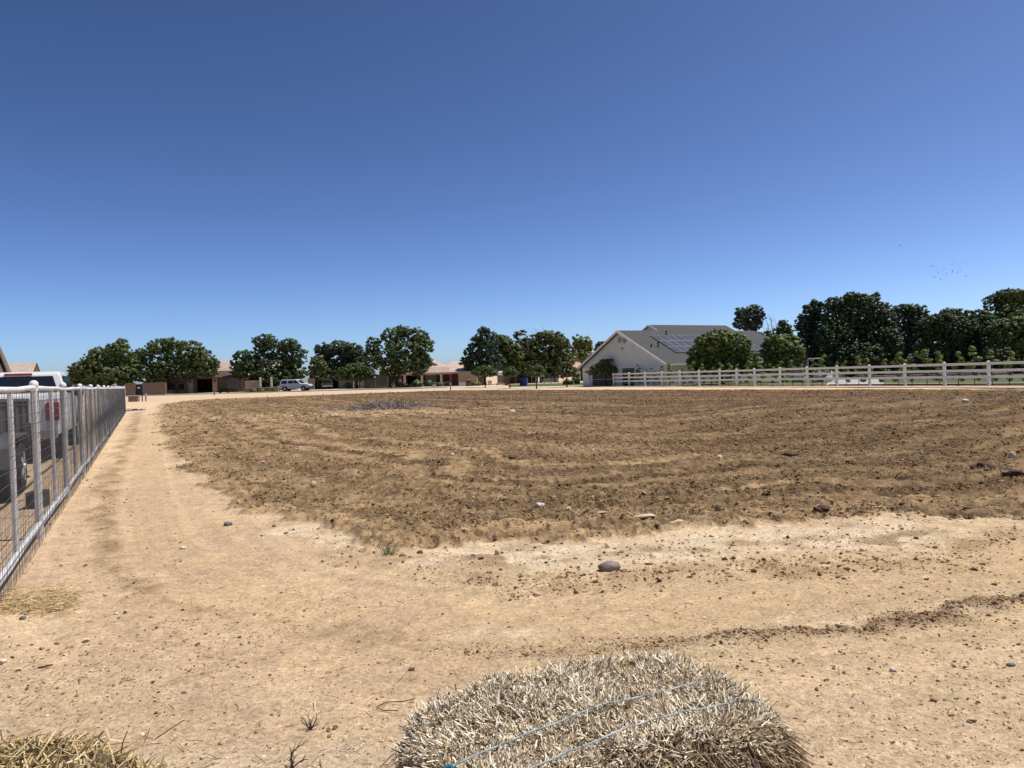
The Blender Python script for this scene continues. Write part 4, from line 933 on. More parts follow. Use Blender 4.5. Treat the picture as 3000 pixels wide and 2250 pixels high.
tree('small_tree', 'small olive green tree between the feathery tree and the dark pine like tree', 124, 932, [(932, 1070, 26, 30), (925, 1095, 26, 22), (945, 1092, 22, 24)], 'olive', trunk=.12, group=FAR)
tree('shade_tree', 'blackish bushy tree with an even round top behind the driveway', 130, 1000, [(950, 1025, 30, 22), (990, 1020, 44, 22), (1030, 1028, 36, 24), (945, 1060, 30, 34), (1000, 1060, 62, 38), (1050, 1060, 30, 36), (990, 1092, 66, 20)], 'blue', trunk=.28, group=FAR)
tree('shade_tree', 'low green tree overhanging the tan block wall and plank gate', 121, 1045, [(1020, 1092, 28, 22), (1050, 1085, 42, 24), (1080, 1098, 24, 18), (1000, 1104, 24, 12), (1045, 1108, 36, 10)], 'mid', trunk=.14, group=FAR)
tree('pecan_tree', 'tall spreading tree with forked trunk in front of the brick house', 119, 1150, [(1095, 1010, 24, 26), (1090, 1048, 32, 28), (1150, 985, 36, 26), (1180, 972, 26, 20), (1222, 985, 34, 28), (1240, 1015, 32, 30), (1180, 1020, 60, 34), (1130, 1060, 46, 32), (1200, 1065, 60, 28), (1240, 1058, 26, 30), (1150, 1088, 40, 14), (1225, 1086, 28, 14)], 'mid', trunk=.3, fork=1.6, group=FAR, dens=.34, fill=.25)
tree('conifer', 'dark blue green tree with a pointed top beside the tiled roof', 128, 1420, [(1412, 975, 14, 18), (1425, 970, 12, 14), (1398, 1000, 20, 20), (1390, 1035, 32, 30), (1368, 1060, 24, 16), (1430, 1010, 34, 40), (1440, 1060, 46, 36), (1400, 1075, 40, 20)], 'blue', trunk=.32, group=FAR)
tree('shade_tree', 'green tree leaning against the pointed dark tree', 132, 1470, [(1448, 990, 14, 20), (1470, 1005, 30, 26), (1490, 1035, 34, 34), (1470, 1065, 40, 34), (1500, 1080, 30, 20), (1508, 1045, 28, 40), (1482, 1012, 26, 24)], 'mid', trunk=.25, group=FAR)
tree('airy_tree', 'thin see through tree top standing above the green trees in the middle', 150, 1522, [(1524, 978, 18, 10), (1512, 985, 10, 8), (1535, 970, 10, 8), (1522, 1000, 14, 12)], 'olive', trunk=.12, group=FAR, dens=.22, fill=.6)
tree('shade_tree', 'big grey green tree with a drooping crown in the middle of the far side', 136, 1585, [(1560, 1005, 34, 24), (1600, 990, 36, 22), (1625, 985, 24, 16), (1540, 1040, 38, 34), (1530, 1012, 24, 22), (1520, 1062, 34, 30), (1590, 1035, 54, 40), (1640, 1015, 34, 26), (1570, 1078, 60, 34), (1620, 1070, 54, 36), (1660, 1040, 30, 34)], 'olive', trunk=.28, group=FAR, dens=.36)
tree('shade_tree', 'greyish tree with sky gaps next to the bright yellow green tree', 134, 1625, [(1610, 985, 30, 12), (1640, 1000, 26, 16), (1655, 1060, 34, 40), (1600, 1100, 24, 12), (1640, 1090, 24, 20)], 'olive', trunk=.22, group=FAR, dens=.26, fill=.5)
tree('bright_tree', 'bright yellow green tree with upright lobes beside the white gable', 140, 1705, [(1693, 998, 18, 22), (1705, 1015, 28, 28), (1722, 1010, 16, 26), (1690, 1040, 24, 20), (1715, 1040, 22, 18)], 'bright', trunk=.2, group=FAR)
tree('shade_tree', 'dark leafy tree wedged between the pink house and the white gable', 118, 1722, [(1722, 1062, 18, 16), (1708, 1080, 14, 14), (1730, 1080, 14, 14)], 'dark', trunk=.15, group=FAR)
tree('shade_tree', 'dark tree top showing over the far roof slope of the white house', 108, 1770, [(1765, 1012, 20, 14), (1755, 1030, 16, 16), (1780, 1025, 18, 18)], 'dark', trunk=.2, group=FAR)
tree('hedge', 'low dark belt of distant trees between the pickup and the leftmost tree', 170, 190, [(160, 1122, 26, 10), (190, 1118, 30, 12), (222, 1122, 24, 12)], 'olive', trunk=.1, fork=.5, cat='hedge', dens=.35)
# bare branches
def bare(label, px, Y, pts, seed):
    base = on(px, Y); t = thing('bare_tree', label, 'tree', base, 0, 'bare tree tops'); rs_ = random.Random(seed); mb = MB(); k = Y / F
    b0 = at(px, 1040, Y) - base; mb.tube([(0, 0, 0), b0 * .5, b0], [.14, .11, .08], 6)
    for x_, y_ in pts:
        e = at(x_, y_, Y + rs_.uniform(-1, 1)) - base; m = (b0 + e) / 2 + Vector((rs_.gauss(0, .3), 0, rs_.gauss(0, .2)))
        mb.tube([b0, m, e], [.06, .045, .015], 5)
        for q in range(4):
            s_ = m.lerp(e, rs_.uniform(.1, .9)); d = Vector((rs_.gauss(0, .5), rs_.gauss(0, .3), rs_.uniform(.3, .9)))
            mb.tube([s_, s_ + d * .6, s_ + d * 1.1 + Vector((rs_.gauss(0, .2), 0, 0))], [.03, .02, .008], 4)
    mb.build('trunk', m_palebark, t)
bare('bare leafless branches above the grey green tree in the middle', 1575, 138, [(1556, 968), (1570, 962), (1580, 970), (1592, 963), (1562, 985), (1586, 985)], 4)
bare('thin leafless tree standing between the dark trees behind the white house', 2258, 104, [(2246, 935), (2256, 925), (2262, 935), (2270, 938), (2250, 950), (2266, 955)], 6)
# trees behind and beside the white house
RT = 'trees around the white house'
tree('tall_tree', 'tall dark tree rising behind the white house roof', 100, 2190, [(2212, 905, 22, 14), (2185, 918, 32, 22), (2222, 925, 22, 20), (2170, 945, 24, 20), (2200, 950, 34, 22), (2210, 985, 20, 24)], 'blue', trunk=.25, group=RT, cat='tree')
tree('tall_tree', 'shorter dark tree top between the bare tree and the big grove', 98, 2295, [(2296, 950, 16, 13), (2285, 972, 22, 18), (2312, 970, 14, 18), (2250, 985, 28, 18), (2300, 1000, 26, 20)], 'blue', trunk=.22, group=RT)
tree('orange_tree', 'large round clipped tree with sunlit top in front of the white house wall', 65.5, 2115, [(2112, 990, 48, 26), (2080, 1010, 46, 34), (2145, 1012, 54, 40), (2050, 1042, 36, 34), (2110, 1048, 72, 44), (2175, 1050, 46, 40), (2030, 1066, 22, 20), (2100, 1080, 72, 20), (2190, 1078, 34, 20)], 'citrus', trunk=.2, fork=.9, group=RT, dens=.55, clump=1.1, leaf=.9)
tree('orange_tree', 'smaller round tree beside the large clipped one by the white house', 66.5, 2290, [(2275, 998, 36, 20), (2310, 1000, 34, 22), (2255, 1028, 30, 32), (2300, 1035, 54, 40), (2340, 1035, 20, 30), (2285, 1070, 60, 24)], 'citrus', trunk=.18, fork=.9, group=RT, dens=.55, clump=1.1, leaf=.9)
BT = dict(trunk=.34, dens=.50, clump=1.05, leaf=.95, group='big trees beyond the white fence')
tree('grove_tree', 'huge dark tree with the highest top beyond the white fence', 76, 2490, [(2500, 872, 30, 18), (2562, 872, 16, 16), (2450, 890, 36, 22), (2530, 895, 50, 34), (2480, 930, 70, 46), (2580, 930, 46, 46), (2550, 985, 84, 56), (2450, 985, 60, 52), (2600, 1010, 44, 50), (2500, 1045, 96, 44), (2590, 1062, 50, 34)], 'dark', **BT)
tree('grove_tree', 'dark tree standing against the white house side of the huge tree', 80, 2385, [(2395, 892, 24, 12), (2385, 915, 40, 26), (2360, 950, 32, 30), (2400, 970, 44, 44), (2365, 1000, 30, 40), (2405, 1040, 50, 44), (2380, 1075, 40, 24)], 'blue', **BT)
tree('grove_tree', 'dark leafy tree filling the dip behind the huge tree', 86, 2670, [(2650, 905, 34, 16), (2690, 912, 30, 20), (2660, 940, 50, 36), (2700, 950, 30, 36), (2670, 1000, 56, 56), (2660, 1060, 60, 40)], 'blue', **BT)
tree('grove_tree', 'wide shaggy tree with pale leaf tips in front of the tallest far tree', 72, 2790, [(2775, 915, 20, 14), (2800, 918, 34, 16), (2760, 940, 44, 26), (2850, 930, 50, 24), (2720, 965, 40, 36), (2800, 965, 70, 44), (2880, 970, 60, 46), (2760, 1020, 80, 50), (2850, 1030, 80, 50), (2730, 1066, 50, 30), (2830, 1074, 70, 26)], 'dark', **BT)
tree('grove_tree', 'high rounded tree top farthest to the edge of the picture', 84, 2960, [(2960, 866, 50, 20), (2925, 885, 44, 24), (3000, 885, 50, 30), (2940, 925, 60, 36), (3010, 930, 60, 50), (2980, 990, 80, 60)], 'mid', **BT)
tree('grove_tree', 'leafy tree with bright tips low at the edge of the picture', 68, 2985, [(2940, 965, 44, 30), (2990, 960, 50, 36), (2960, 1010, 60, 48), (3020, 1010, 60, 56), (2930, 1050, 50, 40), (3000, 1060, 70, 40)], 'mid', **BT)
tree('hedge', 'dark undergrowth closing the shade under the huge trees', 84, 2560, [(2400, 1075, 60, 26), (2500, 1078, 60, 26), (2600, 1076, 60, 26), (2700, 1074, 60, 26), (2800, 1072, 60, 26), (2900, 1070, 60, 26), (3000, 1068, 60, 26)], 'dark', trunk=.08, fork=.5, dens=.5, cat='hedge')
# five young trees in a row at the far edge of the field
YG = 'young trees along the far edge of the field'
def young(label, Y, tx_, lobes, seed, lm='mid'):
    tree('young_tree', label, Y, tx_, lobes, lm, dens=.42, leaf=.85, trunk=.07, fork=1.25, group=YG, clump=.8, fill=.45, lean=(random.uniform(-.05, .05), 0))
young('young umbrella shaped tree farthest from the white gable in the row of five', 97, 1422, [(1420, 1080, 28, 10), (1400, 1092, 22, 10), (1442, 1092, 20, 10), (1422, 1096, 36, 9)], 1)
young('thin young tree second from the brick mailbox in the row of five', 84, 1494, [(1494, 1084, 18, 10), (1482, 1094, 12, 8), (1506, 1094, 14, 9), (1496, 1100, 20, 6)], 2)
young('young tree with a flat spreading crown in the middle of the row of five', 77, 1572, [(1572, 1078, 22, 9), (1552, 1088, 18, 10), (1588, 1090, 16, 11), (1570, 1096, 26, 8)], 3)
young('taller rounded young tree next to the white gable in the row of five', 79, 1661, [(1658, 1070, 20, 12), (1645, 1084, 18, 12), (1676, 1084, 18, 13), (1660, 1094, 28, 12), (1688, 1098, 12, 8)], 4, 'olive')
young('dark domed young tree in front of the white garage wall', 77, 1773, [(1768, 1062, 16, 11), (1786, 1058, 12, 9), (1750, 1078, 22, 13), (1775, 1080, 32, 14), (1798, 1084, 18, 12), (1732, 1090, 18, 8), (1770, 1092, 34, 8)], 5, 'olive')

# young shrubs planted in a row behind the white fence
def shrub_proto(seed, h, wide):
    rs_ = np.random.default_rng(seed); t = thing('young_shrub', 'x', 'shrub', (0, 0, 0), 0, 'young shrubs planted behind the white rail fence')
    MB().tube([(0, 0, -.05), (.02, .01, h * .4), (.0, .02, h * .85)], [.022, .016, .008], 6).build('stem', m_bark, t)
    bl = []
    for k in range(7):
        z = h * (.22 + .76 * k / 6); w = wide * (1 - .55 * abs(k / 6 - .4)); bl.append(((rs_.normal() * .13, rs_.normal() * .13, z), (w * rs_.uniform(.6, 1.15), w * .9, h * rs_.uniform(.05, .10))))
    foliage('foliage', bl, 2.6, .09, LM['bright'], t, .085, .5, .5, 14, .6); return t
protos = [shrub_proto(i + 3, h, w) for i, (h, w) in enumerate(((1.85, .24), (1.7, .19), (2.0, .27), (1.55, .16)))]
ordn = 'first second third fourth fifth sixth seventh eighth ninth tenth eleventh twelfth thirteenth fourteenth fifteenth sixteenth seventeenth eighteenth nineteenth twentieth twenty-first twenty-second twenty-third twenty-fourth twenty-fifth twenty-sixth twenty-seventh twenty-eighth twenty-ninth thirtieth'.split()
sp_px = [1834, 1852, 1872, 1893, 1918, 1940, 1962, 2000, 2030, 2060, 2084, 2108, 2135, 2160, 2192, 2230, 2264, 2293, 2322, 2352, 2382, 2410, 2450, 2480, 2516, 2545, 2590, 2632, 2672, 2716, 2752, 2808, 2856, 2908, 2958, 3010]
for i, px in enumerate(sp_px):
    Yp = kz / (px - 572) * .985 + 1.05; p = on(px, Yp); o = protos[i % 4] if i < 4 else copy_tree(protos[(i * 7 + i // 3) % 4])
    o.location = p; o.rotation_euler = (0, 0, random.uniform(0, 6.28)); s_ = random.uniform(.86, 1.12) * (1.12 if px > 2600 else 1); o.scale = (s_, s_, s_ * random.uniform(.95, 1.08))
    k = i
    if i < 18: o['label'] = f'young leafy shrub behind the white fence, {ordn[k]} from the white garage end'
    else: o['label'] = f'young leafy shrub behind the white fence, {ordn[len(sp_px) - 1 - i]} from the edge under the huge trees'
# shrubs near the far houses
def bush(label, px, Y, py, rx, ry, lm='dark', name='round_shrub'):
    base = on(px, Y); t = thing(name, label, 'shrub', base, 0, 'shrubs by the far houses'); k = Y / F
    c = at(px, py, Y) - base; bl = [(tuple(c + Vector((random.uniform(-.4, .4) * rx * k, random.uniform(-.3, .3) * rx * k, random.uniform(-.1, .1) * ry * k))), (rx * k * .75, rx * k * .7, ry * k * .85)) for _ in range(3)]
    MB().tube([(0, 0, -.1), tuple(c * .6)], [.05, .03], 6).build('stem', m_bark, t); foliage('foliage', bl, 2.0, .0017 * Y, LM[lm], t, .0034 * Y)
bush('low dark hedge shrub beneath the brick house porch window', 1226, 122, 1126, 16, 7); bush('rounded dark shrub in front of the middle porch column', 1252, 122, 1124, 12, 9, 'blue')
bush('small dark shrub by the white planter pots', 1283, 122, 1128, 10, 5); bush('low shrub strip beside the trunk of the tall spreading tree', 1188, 121, 1130, 14, 5)
bush('round grey brown shrub beside the brick mailbox', 1393, 119, 1126, 11, 7, 'olive'); bush('olive mounded shrub behind the taller young tree', 1667, 96, 1118, 22, 10, 'olive')
bush('dark green rounded shrub next to the white garage corner', 1696, 98, 1114, 14, 12, 'dark'); bush('small leafy plant in the planter wall by the tan house', 742, 115.4, 1146, 6, 7, 'mid'); bush('second leafy plant in the planter wall near the suv', 766, 115.4, 1147, 5, 7, 'mid')
bush('dark clipped shrub at the bonnet of the silver suv', 804, 114.6, 1146, 6, 4, 'dark'); bush('pale shrub above the tan wall by the fence end', 356, 119, 1124, 9, 8, 'olive'); bush('climbing plant against the tan block wall by the driveway', 1018, 120.6, 1130, 5, 9, 'olive')
bush('dense green bush filling the white side door behind the fence', 1850, 75.2, 1108, 18, 18, 'citrus'); bush('dense dark bush beside the bush at the white side door', 1832, 76.5, 1110, 12, 18, 'citrus')
# ---------------------------------------------------------------- paved and planted ground on the far side
def sheet(name, pts, dz, mt, n=14):
    """a sheet following the land: pts are two edges (near, far) of equal length"""
    near, farr = pts; V_, F_ = [], []
    m = len(near)
    for k in range(n + 1):
        for i in range(m):
            a = Vector(near[i]).lerp(Vector(farr[i]), k / n); V_.append((a.x, a.y, G(a.x, a.y) + dz))
    for k in range(n):
        for i in range(m - 1): F_.append((k * m + i, k * m + i + 1, (k + 1) * m + i + 1, (k + 1) * m + i))
    return tag(np_mesh(name, np.array(V_), np.array(F_), mt, smooth=True), kind='structure')
m_asph = mat('grey_asphalt', (.12, .11, .105), .9, .15, 3, .2, 30); m_conc = mat('pale_concrete', (.50, .45, .385), .85, .08, 1, .1, 20); m_conc2 = mat('light_gravel', (.56, .47, .37), .9, .1, 3, .3, 25)
m_conc3 = mat('worn_concrete', (.36, .345, .32), .9, .2, .8, .1, 20)
m_verge = mat('tan_verge', (.52, .39, .26), .95, .12, 3, .4, 25)
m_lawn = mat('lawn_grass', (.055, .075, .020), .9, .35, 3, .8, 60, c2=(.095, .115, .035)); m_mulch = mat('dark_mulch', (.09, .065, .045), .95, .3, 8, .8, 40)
def ln(pxs, Y0, Y1=None): return [on(px, Y0 + ((Y1 or Y0) - Y0) * i / max(1, len(pxs) - 1)) for i, px in enumerate(pxs)]
xs = [330, 480, 620, 760, 900, 1040, 1180, 1310]
sheet('street', (ln(xs, 106.5, 109), ln(xs, 111.6, 114)), .045, m_asph)
sheet('street_edge', (ln(xs, 105.3, 107.8), ln(xs, 106.4, 108.9)), .06, m_conc2)
xs2 = [820, 900, 980, 1060, 1150, 1260, 1340]
sheet('driveway', (ln(xs2, 111.9, 114.2), ln(xs2, 120.4, 120.8)), .06, m_conc)
sheet('gravel_yard', (ln([1290, 1350, 1420, 1480], 108, 100), ln([1290, 1350, 1420, 1480], 121)), .03, m_conc2)
sheet('footpath', (ln([1470, 1520, 1580, 1650, 1718], 83.5, 81.5), ln([1470, 1520, 1580, 1650, 1718], 94, 86)), .03, m_conc2)
sheet('lawn', (ln([1490, 1560, 1620, 1680, 1722], 94.4, 86.6), ln([1490, 1560, 1620, 1680, 1722], 122, 110)), .05, m_lawn)
def fo(px, d): return on(px, kz / (px - 570) * .985 + d)
fx = [1800, 1900, 2000, 2100, 2200, 2300, 2400, 2500, 2600, 2700, 2800, 2900, 3000, 3150]
sheet('planting_strip', ([fo(p, .25) for p in fx], [fo(p, 2.1) for p in fx]), .035, m_mulch, 3)
sheet('verge', ([fo(p, -2.4) for p in fx], [fo(p, .2) for p in fx]), .045, m_verge, 3)
fx2 = [2250, 2300, 2400, 2440, 2500, 2600, 2700, 2800, 2900, 3000, 3150]
c_ = sheet('kerb', ([fo(p, 2.15) for p in fx2], [fo(p, 2.6) for p in fx2]), .12, m_conc, 2)
fx3 = [2590, 2640, 2700, 2800, 2900, 3000, 3150]
sheet('lawn', ([fo(p, 2.65) for p in fx3], [fo(p, 11) for p in fx3]), .08, m_lawn)
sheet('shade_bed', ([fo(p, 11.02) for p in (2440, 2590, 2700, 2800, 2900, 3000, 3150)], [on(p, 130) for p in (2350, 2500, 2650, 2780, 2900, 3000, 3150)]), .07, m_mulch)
fx4 = [2425, 2470, 2520, 2575, 2592]
sheet('driveway', ([fo(p, 2.65) for p in fx4], [on(p, 68) for p in (2445, 2480, 2520, 2560, 2582)]), .085, m_conc3)
sheet('lawn', ([fo(p, 2.65) for p in (1965, 2060, 2150, 2250, 2350, 2422)], [on(p, Y) for p, Y in ((1975, 69.5), (2070, 72), (2160, 74), (2250, 76), (2340, 74), (2430, 72))]), .06, m_lawn)
# low wooded rise beyond the far houses
hp = [on(150, 320), on(230, 330)]
m_hill = mat('scrub_hill', (.10, .10, .075), .95, .25, .2)
# ---------------------------------------------------------------- small things on the far side
def put(name, label, cat, px, Y, rz=0, group=None, dz=0): return thing(name, label, cat, on(px, Y, dz), rz, group)
m_blue = mat('blue_plastic', (.02, .07, .30), .45, .1, 4); m_bin = mat('black_bin_plastic', (.03, .035, .04), .5, .1, 4)
def wheelie(label, px, Y, mt, rz):
    t = put('wheelie_bin', label, 'bin', px, Y, rz, 'wheeled bins on the lawn')
    MB().prism([(-.26, -.26, .06), (.26, -.26, .06), (.26, .26, .06), (-.26, .26, .06)], (0, 0, .001)).add([(-.24, -.24, .06), (.24, -.24, .06), (.24, .24, .06), (-.24, .24, .06), (-.31, -.34, .98), (.31, -.34, .98), (.31, .34, .98), (-.31, .34, .98)], [(3, 2, 1, 0), (4, 5, 6, 7), (0, 1, 5, 4), (1, 2, 6, 5), (2, 3, 7, 6), (3, 0, 4, 7)]).build('body', mt, t)
    MB().prism([(-.34, -.40, .99), (-.34, .38, 1.01), (-.34, .36, 1.09), (-.34, -.1, 1.1), (-.34, -.4, 1.04)], (.68, 0, 0)).build('lid', mt, t)
    for s in (-1, 1): MB().lathe([(.1, -.03), (.1, .03)], (s * .27, .28, .1), 14, RY).build('wheel', m_tyre, t)
wheelie('blue recycling bin standing on the lawn', 1539, 98, m_blue, R(160)); wheelie('black bin touching the blue recycling bin', 1529.5, 98.6, m_bin, R(170))
t = put('white_sign', 'white notice board on two posts behind the young tree', 'sign', 1574, 110)
MB().b2((-.9, 0, 1.2), (-.25, .05, 1.75)).b2((.55, 0, 1.2), (1.15, .05, 1.85)).build('board', m_carwhite, t)
for xx in (-.85, -.3, .6, 1.1): MB().b2((xx, .052, 0), (xx + .06, .1, 1.85)).build('post', m_trim, t)
t = put('rail_fence', 'short white two-rail fence on the lawn behind the young trees', 'fence', 1593, 112)
for xx in (0, 1.1, 2.2): MB().b2((xx, 0, -.1), (xx + .1, .1, .95)).build('post', m_vent, t)
for zz in (.42, .8): MB().b2((0, .102, zz), (2.3, .14, zz + .12)).build('rail', m_vent, t)
t = put('propane_tank', 'white rounded tank behind the thin young tree', 'tank', 1465, 126)
MB().tube([(-.55, 0, 2.0), (-.5, 0, 2.0), (.5, 0, 2.0), (.55, 0, 2.0)], [.2, .42, .42, .2], 16).build('shell', m_carwhite, t, smooth=True); MB().b2((-.45, -.3, 0), (.45, .3, 1.62)).build('stand', m_block, t)
t = put('concrete_bench', 'low pale concrete bench near the thin young tree', 'bench', 1466, 113)
MB().b2((-.75, -.2, .32), (.75, .2, .44)).build('seat', m_lightwall, t); MB().b2((-.65, -.15, 0), (-.45, .15, .318)).build('leg', m_lightwall, t); MB().b2((.45, -.15, 0), (.65, .15, .318)).build('leg', m_lightwall, t)
t = put('low_wall', 'brown brick pillar beside the low concrete bench', 'pillar', 1484, 113); MB().b2((-.3, -.3, -.1), (.3, .3, 1.35)).build('pillar_shaft', m_brick, t); MB().b2((-.36, -.36, 1.353), (.36, .36, 1.43)).build('cap', m_stone, t)
t = put('yard_lamp', 'black yard lamp post with a white globe in front of the tan walls', 'lamp', 1099.5, 117.5)
MB().tube([(0, 0, 0), (0, 0, 1.75)], .05, 8).build('pole', m_blackpl, t); MB().lathe([(.03, 1.72), (.14, 1.76), (.22, 1.88), (.22, 1.98), (.14, 2.08), (.03, 2.11)], (0, 0, 0), 16).build('globe', m_carwhite, t, smooth=True)
t = put('survey_stake', 'white topped marker post at the far edge of the tilled field', 'post', 1320.5, 80); MB().b2((-.06, -.03, -.1), (.06, .03, .62)).build('stake', m_stone, t); MB().b2((-.09, -.05, .623), (.09, .05, .95)).build('cap', m_carwhite, t)
t = put('survey_stake', 'thin dark wooden stake at the far edge near the dirt path', 'post', 628, 96); MB().b2((-.05, -.03, -.1), (.05, .03, .72)).build('stake', m_plank, t)
t = put('utility_box', 'tan concrete utility box on the ground beyond the wire fence end', 'utility box', 393, 78, R(8)); MB().b2((-.5, -.3, -.05), (.5, .3, .56)).build('body', m_block, t, bevel=.03); MB().b2((-.52, -.32, .563), (.52, .32, .62)).build('lid', m_block, t, bevel=.01)
t = put('bollard', 'dark short post beside the tan utility box', 'post', 417, 78.5); MB().tube([(0, 0, -.1), (0, 0, .62)], .06, 8).build('shaft', m_blackpl, t); MB().lathe([(.075, .62), (.075, .66), (.02, .70)], (0, 0, 0), 8).build('cap', m_blackpl, t)
t = put('bollard', 'pale grey short post beside the dark post', 'post', 428, 78.5); MB().tube([(0, 0, -.1), (0, 0, .74)], .1, 10).build('shaft', m_vent, t); MB().lathe([(.11, .74), (.11, .78), (.02, .84)], (0, 0, 0), 10).build('cap', m_vent, t)
t = put('white_planter', 'white flower pot with a leafy plant at the foot of the forked tree', 'planter', 1153, 117); MB().lathe([(.22, 0), (.34, .5), (.37, .52), (.37, .57), (.30, .57), (.28, .5)], (0, 0, 0), 14).build('pot', m_stone, t); foliage('plant', [((0, 0, .75), (.45, .4, .3))], 3, .16, LM['bright'], t, .2)
t = put('white_planter', 'pale pot on the kerb beside the dark porch shrub', 'planter', 1272, 116); MB().lathe([(.18, 0), (.3, .4), (.33, .42), (.33, .47), (.25, .47)], (0, 0, 0), 14).build('pot', m_stone, t); foliage('plant', [((0, 0, .6), (.3, .3, .2))], 3, .16, LM['olive'], t, .18)
t = put('stone_urn', 'pale stone urn on a brick pedestal beside the forked tree', 'urn', 1173, 120); MB().b2((-.3, -.3, -.1), (.3, .3, .9)).build('pedestal', m_brick, t); MB().lathe([(.3, .9), (.46, .98), (.46, 1.04), (.16, 1.1), (.22, 1.3), (.30, 1.5), (.1, 1.52)], (0, 0, 0), 14).build('urn', m_stone, t)
t = put('street_barrow', 'dark wheelbarrow shape on the street edge before the tan house', 'wheelbarrow', 660, 110, R(20))
MB().add([(-.5, -.3, .35), (.4, -.25, .4), (.4, .25, .4), (-.5, .3, .35), (-.75, -.4, .7), (.65, -.38, .72), (.65, .38, .72), (-.75, .4, .7)], [(3, 2, 1, 0), (0, 1, 5, 4), (1, 2, 6, 5), (2, 3, 7, 6), (3, 0, 4, 7)]).build('tray', m_blackpl, t); MB().lathe([(.2, -.05), (.2, .05)], (-.7, 0, .2), 14, Matrix.Rotation(math.pi / 2, 3, 'X')).build('wheel', m_tyre, t)
MB().tube([(-.7, -.06, .22), (.4, -.25, .38), (1.1, -.3, .6)], .025, 6).tube([(-.7, .06, .22), (.4, .25, .38), (1.1, .3, .6)], .025, 6).build('handle', m_blackpl, t)
t = put('street_post', 'short black post on the street edge next to the wheelbarrow', 'post', 667.5, 108.5); MB().tube([(0, 0, -.1), (0, 0, .85)], .1, 8).build('shaft', m_blackpl, t); MB().lathe([(.13, .85), (.13, .93), (.03, 1.0)], (0, 0, 0), 8).build('cap', m_blackpl, t)
# things under the trees beyond the white fence
t = put('goal_frame', 'grey white pipe frame standing under the dark trees beyond the white fence', 'frame', 2390, 63)
k_ = 63 / F; mb = MB().tube([(-.65, 0, 0), (-.65, 0, 2.05), (-.6, 0, 2.1), (.55, 0, 2.1), (.6, 0, 2.05), (.6, 0, 0)], .05, 8)
mb.build('front_frame', m_vent, t); MB().tube([(-.65, 0, 2.0), (-.65, 1.3, 0)], .035, 6).tube([(.6, 0, 2.0), (.6, 1.3, 0)], .035, 6).build('stay', m_vent, t)
def patio(label, px, Y, w, z0, z1, name='patio_chair', cat='chair'):
    t = put(name, label, cat, px, Y, R(15), 'white outdoor furniture under the trees'); 
    if name == 'patio_chair':
        MB().b2((-w, -w, z0), (w, w, z0 + .05)).build('seat', m_carwhite, t, bevel=.01); MB().b2((-w, w * .85, z0 + .05), (w, w, z1)).build('backrest', m_carwhite, t, bevel=.01)
        for a, b in ((-1, -1), (1, -1), (1, 1), (-1, 1)): MB().b2((a * w * .9 - .03, b * w * .9 - .03, 0), (a * w * .9 + .03, b * w * .9 + .03, z0)).build('leg', m_carwhite, t)
    else:
        MB().b2((-w, -.35, z0), (w, .35, z1)).build('body', m_carwhite, t, bevel=.03); MB().b2((-w - .03, -.38, z1 + .003), (w + .03, .38, z1 + .1)).build('lid', m_carwhite, t, bevel=.02)
        for a in (-1, 1): MB().b2((a * w * .8 - .04, -.3, 0), (a * w * .8 + .04, .3, z0)).build('leg', m_vent, t)
patio('white box shaped cooler on legs under the pipe frame', 2399, 60, .28, .55, .95, 'cool_box', 'cooler'); patio('white patio chair right beside the white cooler', 2428, 60, .22, .42, .85); patio('second white patio chair past the cooler', 2437, 60.4, .24, .42, .80); patio('white patio chair half behind a fence post', 2358, 60.5, .22, .42, .85)
patio('long low white bench under the smaller round tree', 2338, 62, .5, .45, .62, 'cool_box', 'bench')
for i, (px, Y) in enumerate(((2778, 56), (2845, 57), (2880, 57.5), (2752, 55.5))):
    t = put('stone_bench', ['long pale stone bench in the shade beyond the lawn', 'second pale stone bench in the shade near the tall fence post', 'third pale stone bench beside the tall fence post', 'short pale stone bench by the dark purple shade'][i], 'bench', px, Y, R(10), 'pale benches beyond the lawn')
    MB().b2((-.7, -.2, .40), (.7, .2, .50)).build('seat', m_vent, t); MB().b2((-.55, -.15, 0), (-.4, .15, .398)).build('leg', m_vent, t); MB().b2((.4, -.15, 0), (.55, .15, .398)).build('leg', m_vent, t)
# debris by the end of the wire fence
p = ground(396, 1204); t = thing('black_tarp', 'crumpled black plastic sheet with white scraps at the end of the wire fence', 'tarp', p, 0)
n_ = 22; xs_ = np.linspace(-.75, .6, n_); V_ = []; F_ = []
for j in range(8):
    for i in range(n_): V_.append((xs_[i], -.18 + j * .05, .02 + .16 * (vn(np.array([i * .9]), np.array([j * .8]), 6)[0]) * math.sin(math.pi * (j + .5) / 8) * (1 - abs(xs_[i]) * .6)))
for j in range(7):
    for i in range(n_ - 1): F_.append((j * n_ + i, j * n_ + i + 1, (j + 1) * n_ + i + 1, (j + 1) * n_ + i))
np_mesh('sheet', np.array(V_), np.array(F_), m_blackpl, t); 
for a, b, c, d in ((-.55, .12, .16, .3), (-.1, .16, .14, .34), (.42, .02, .13, .2), (.62, .06, .1, .18)): MB().box((a, b, c), (d, .18, .05), .3).build('scrap', m_carwhite, t, bevel=.015)
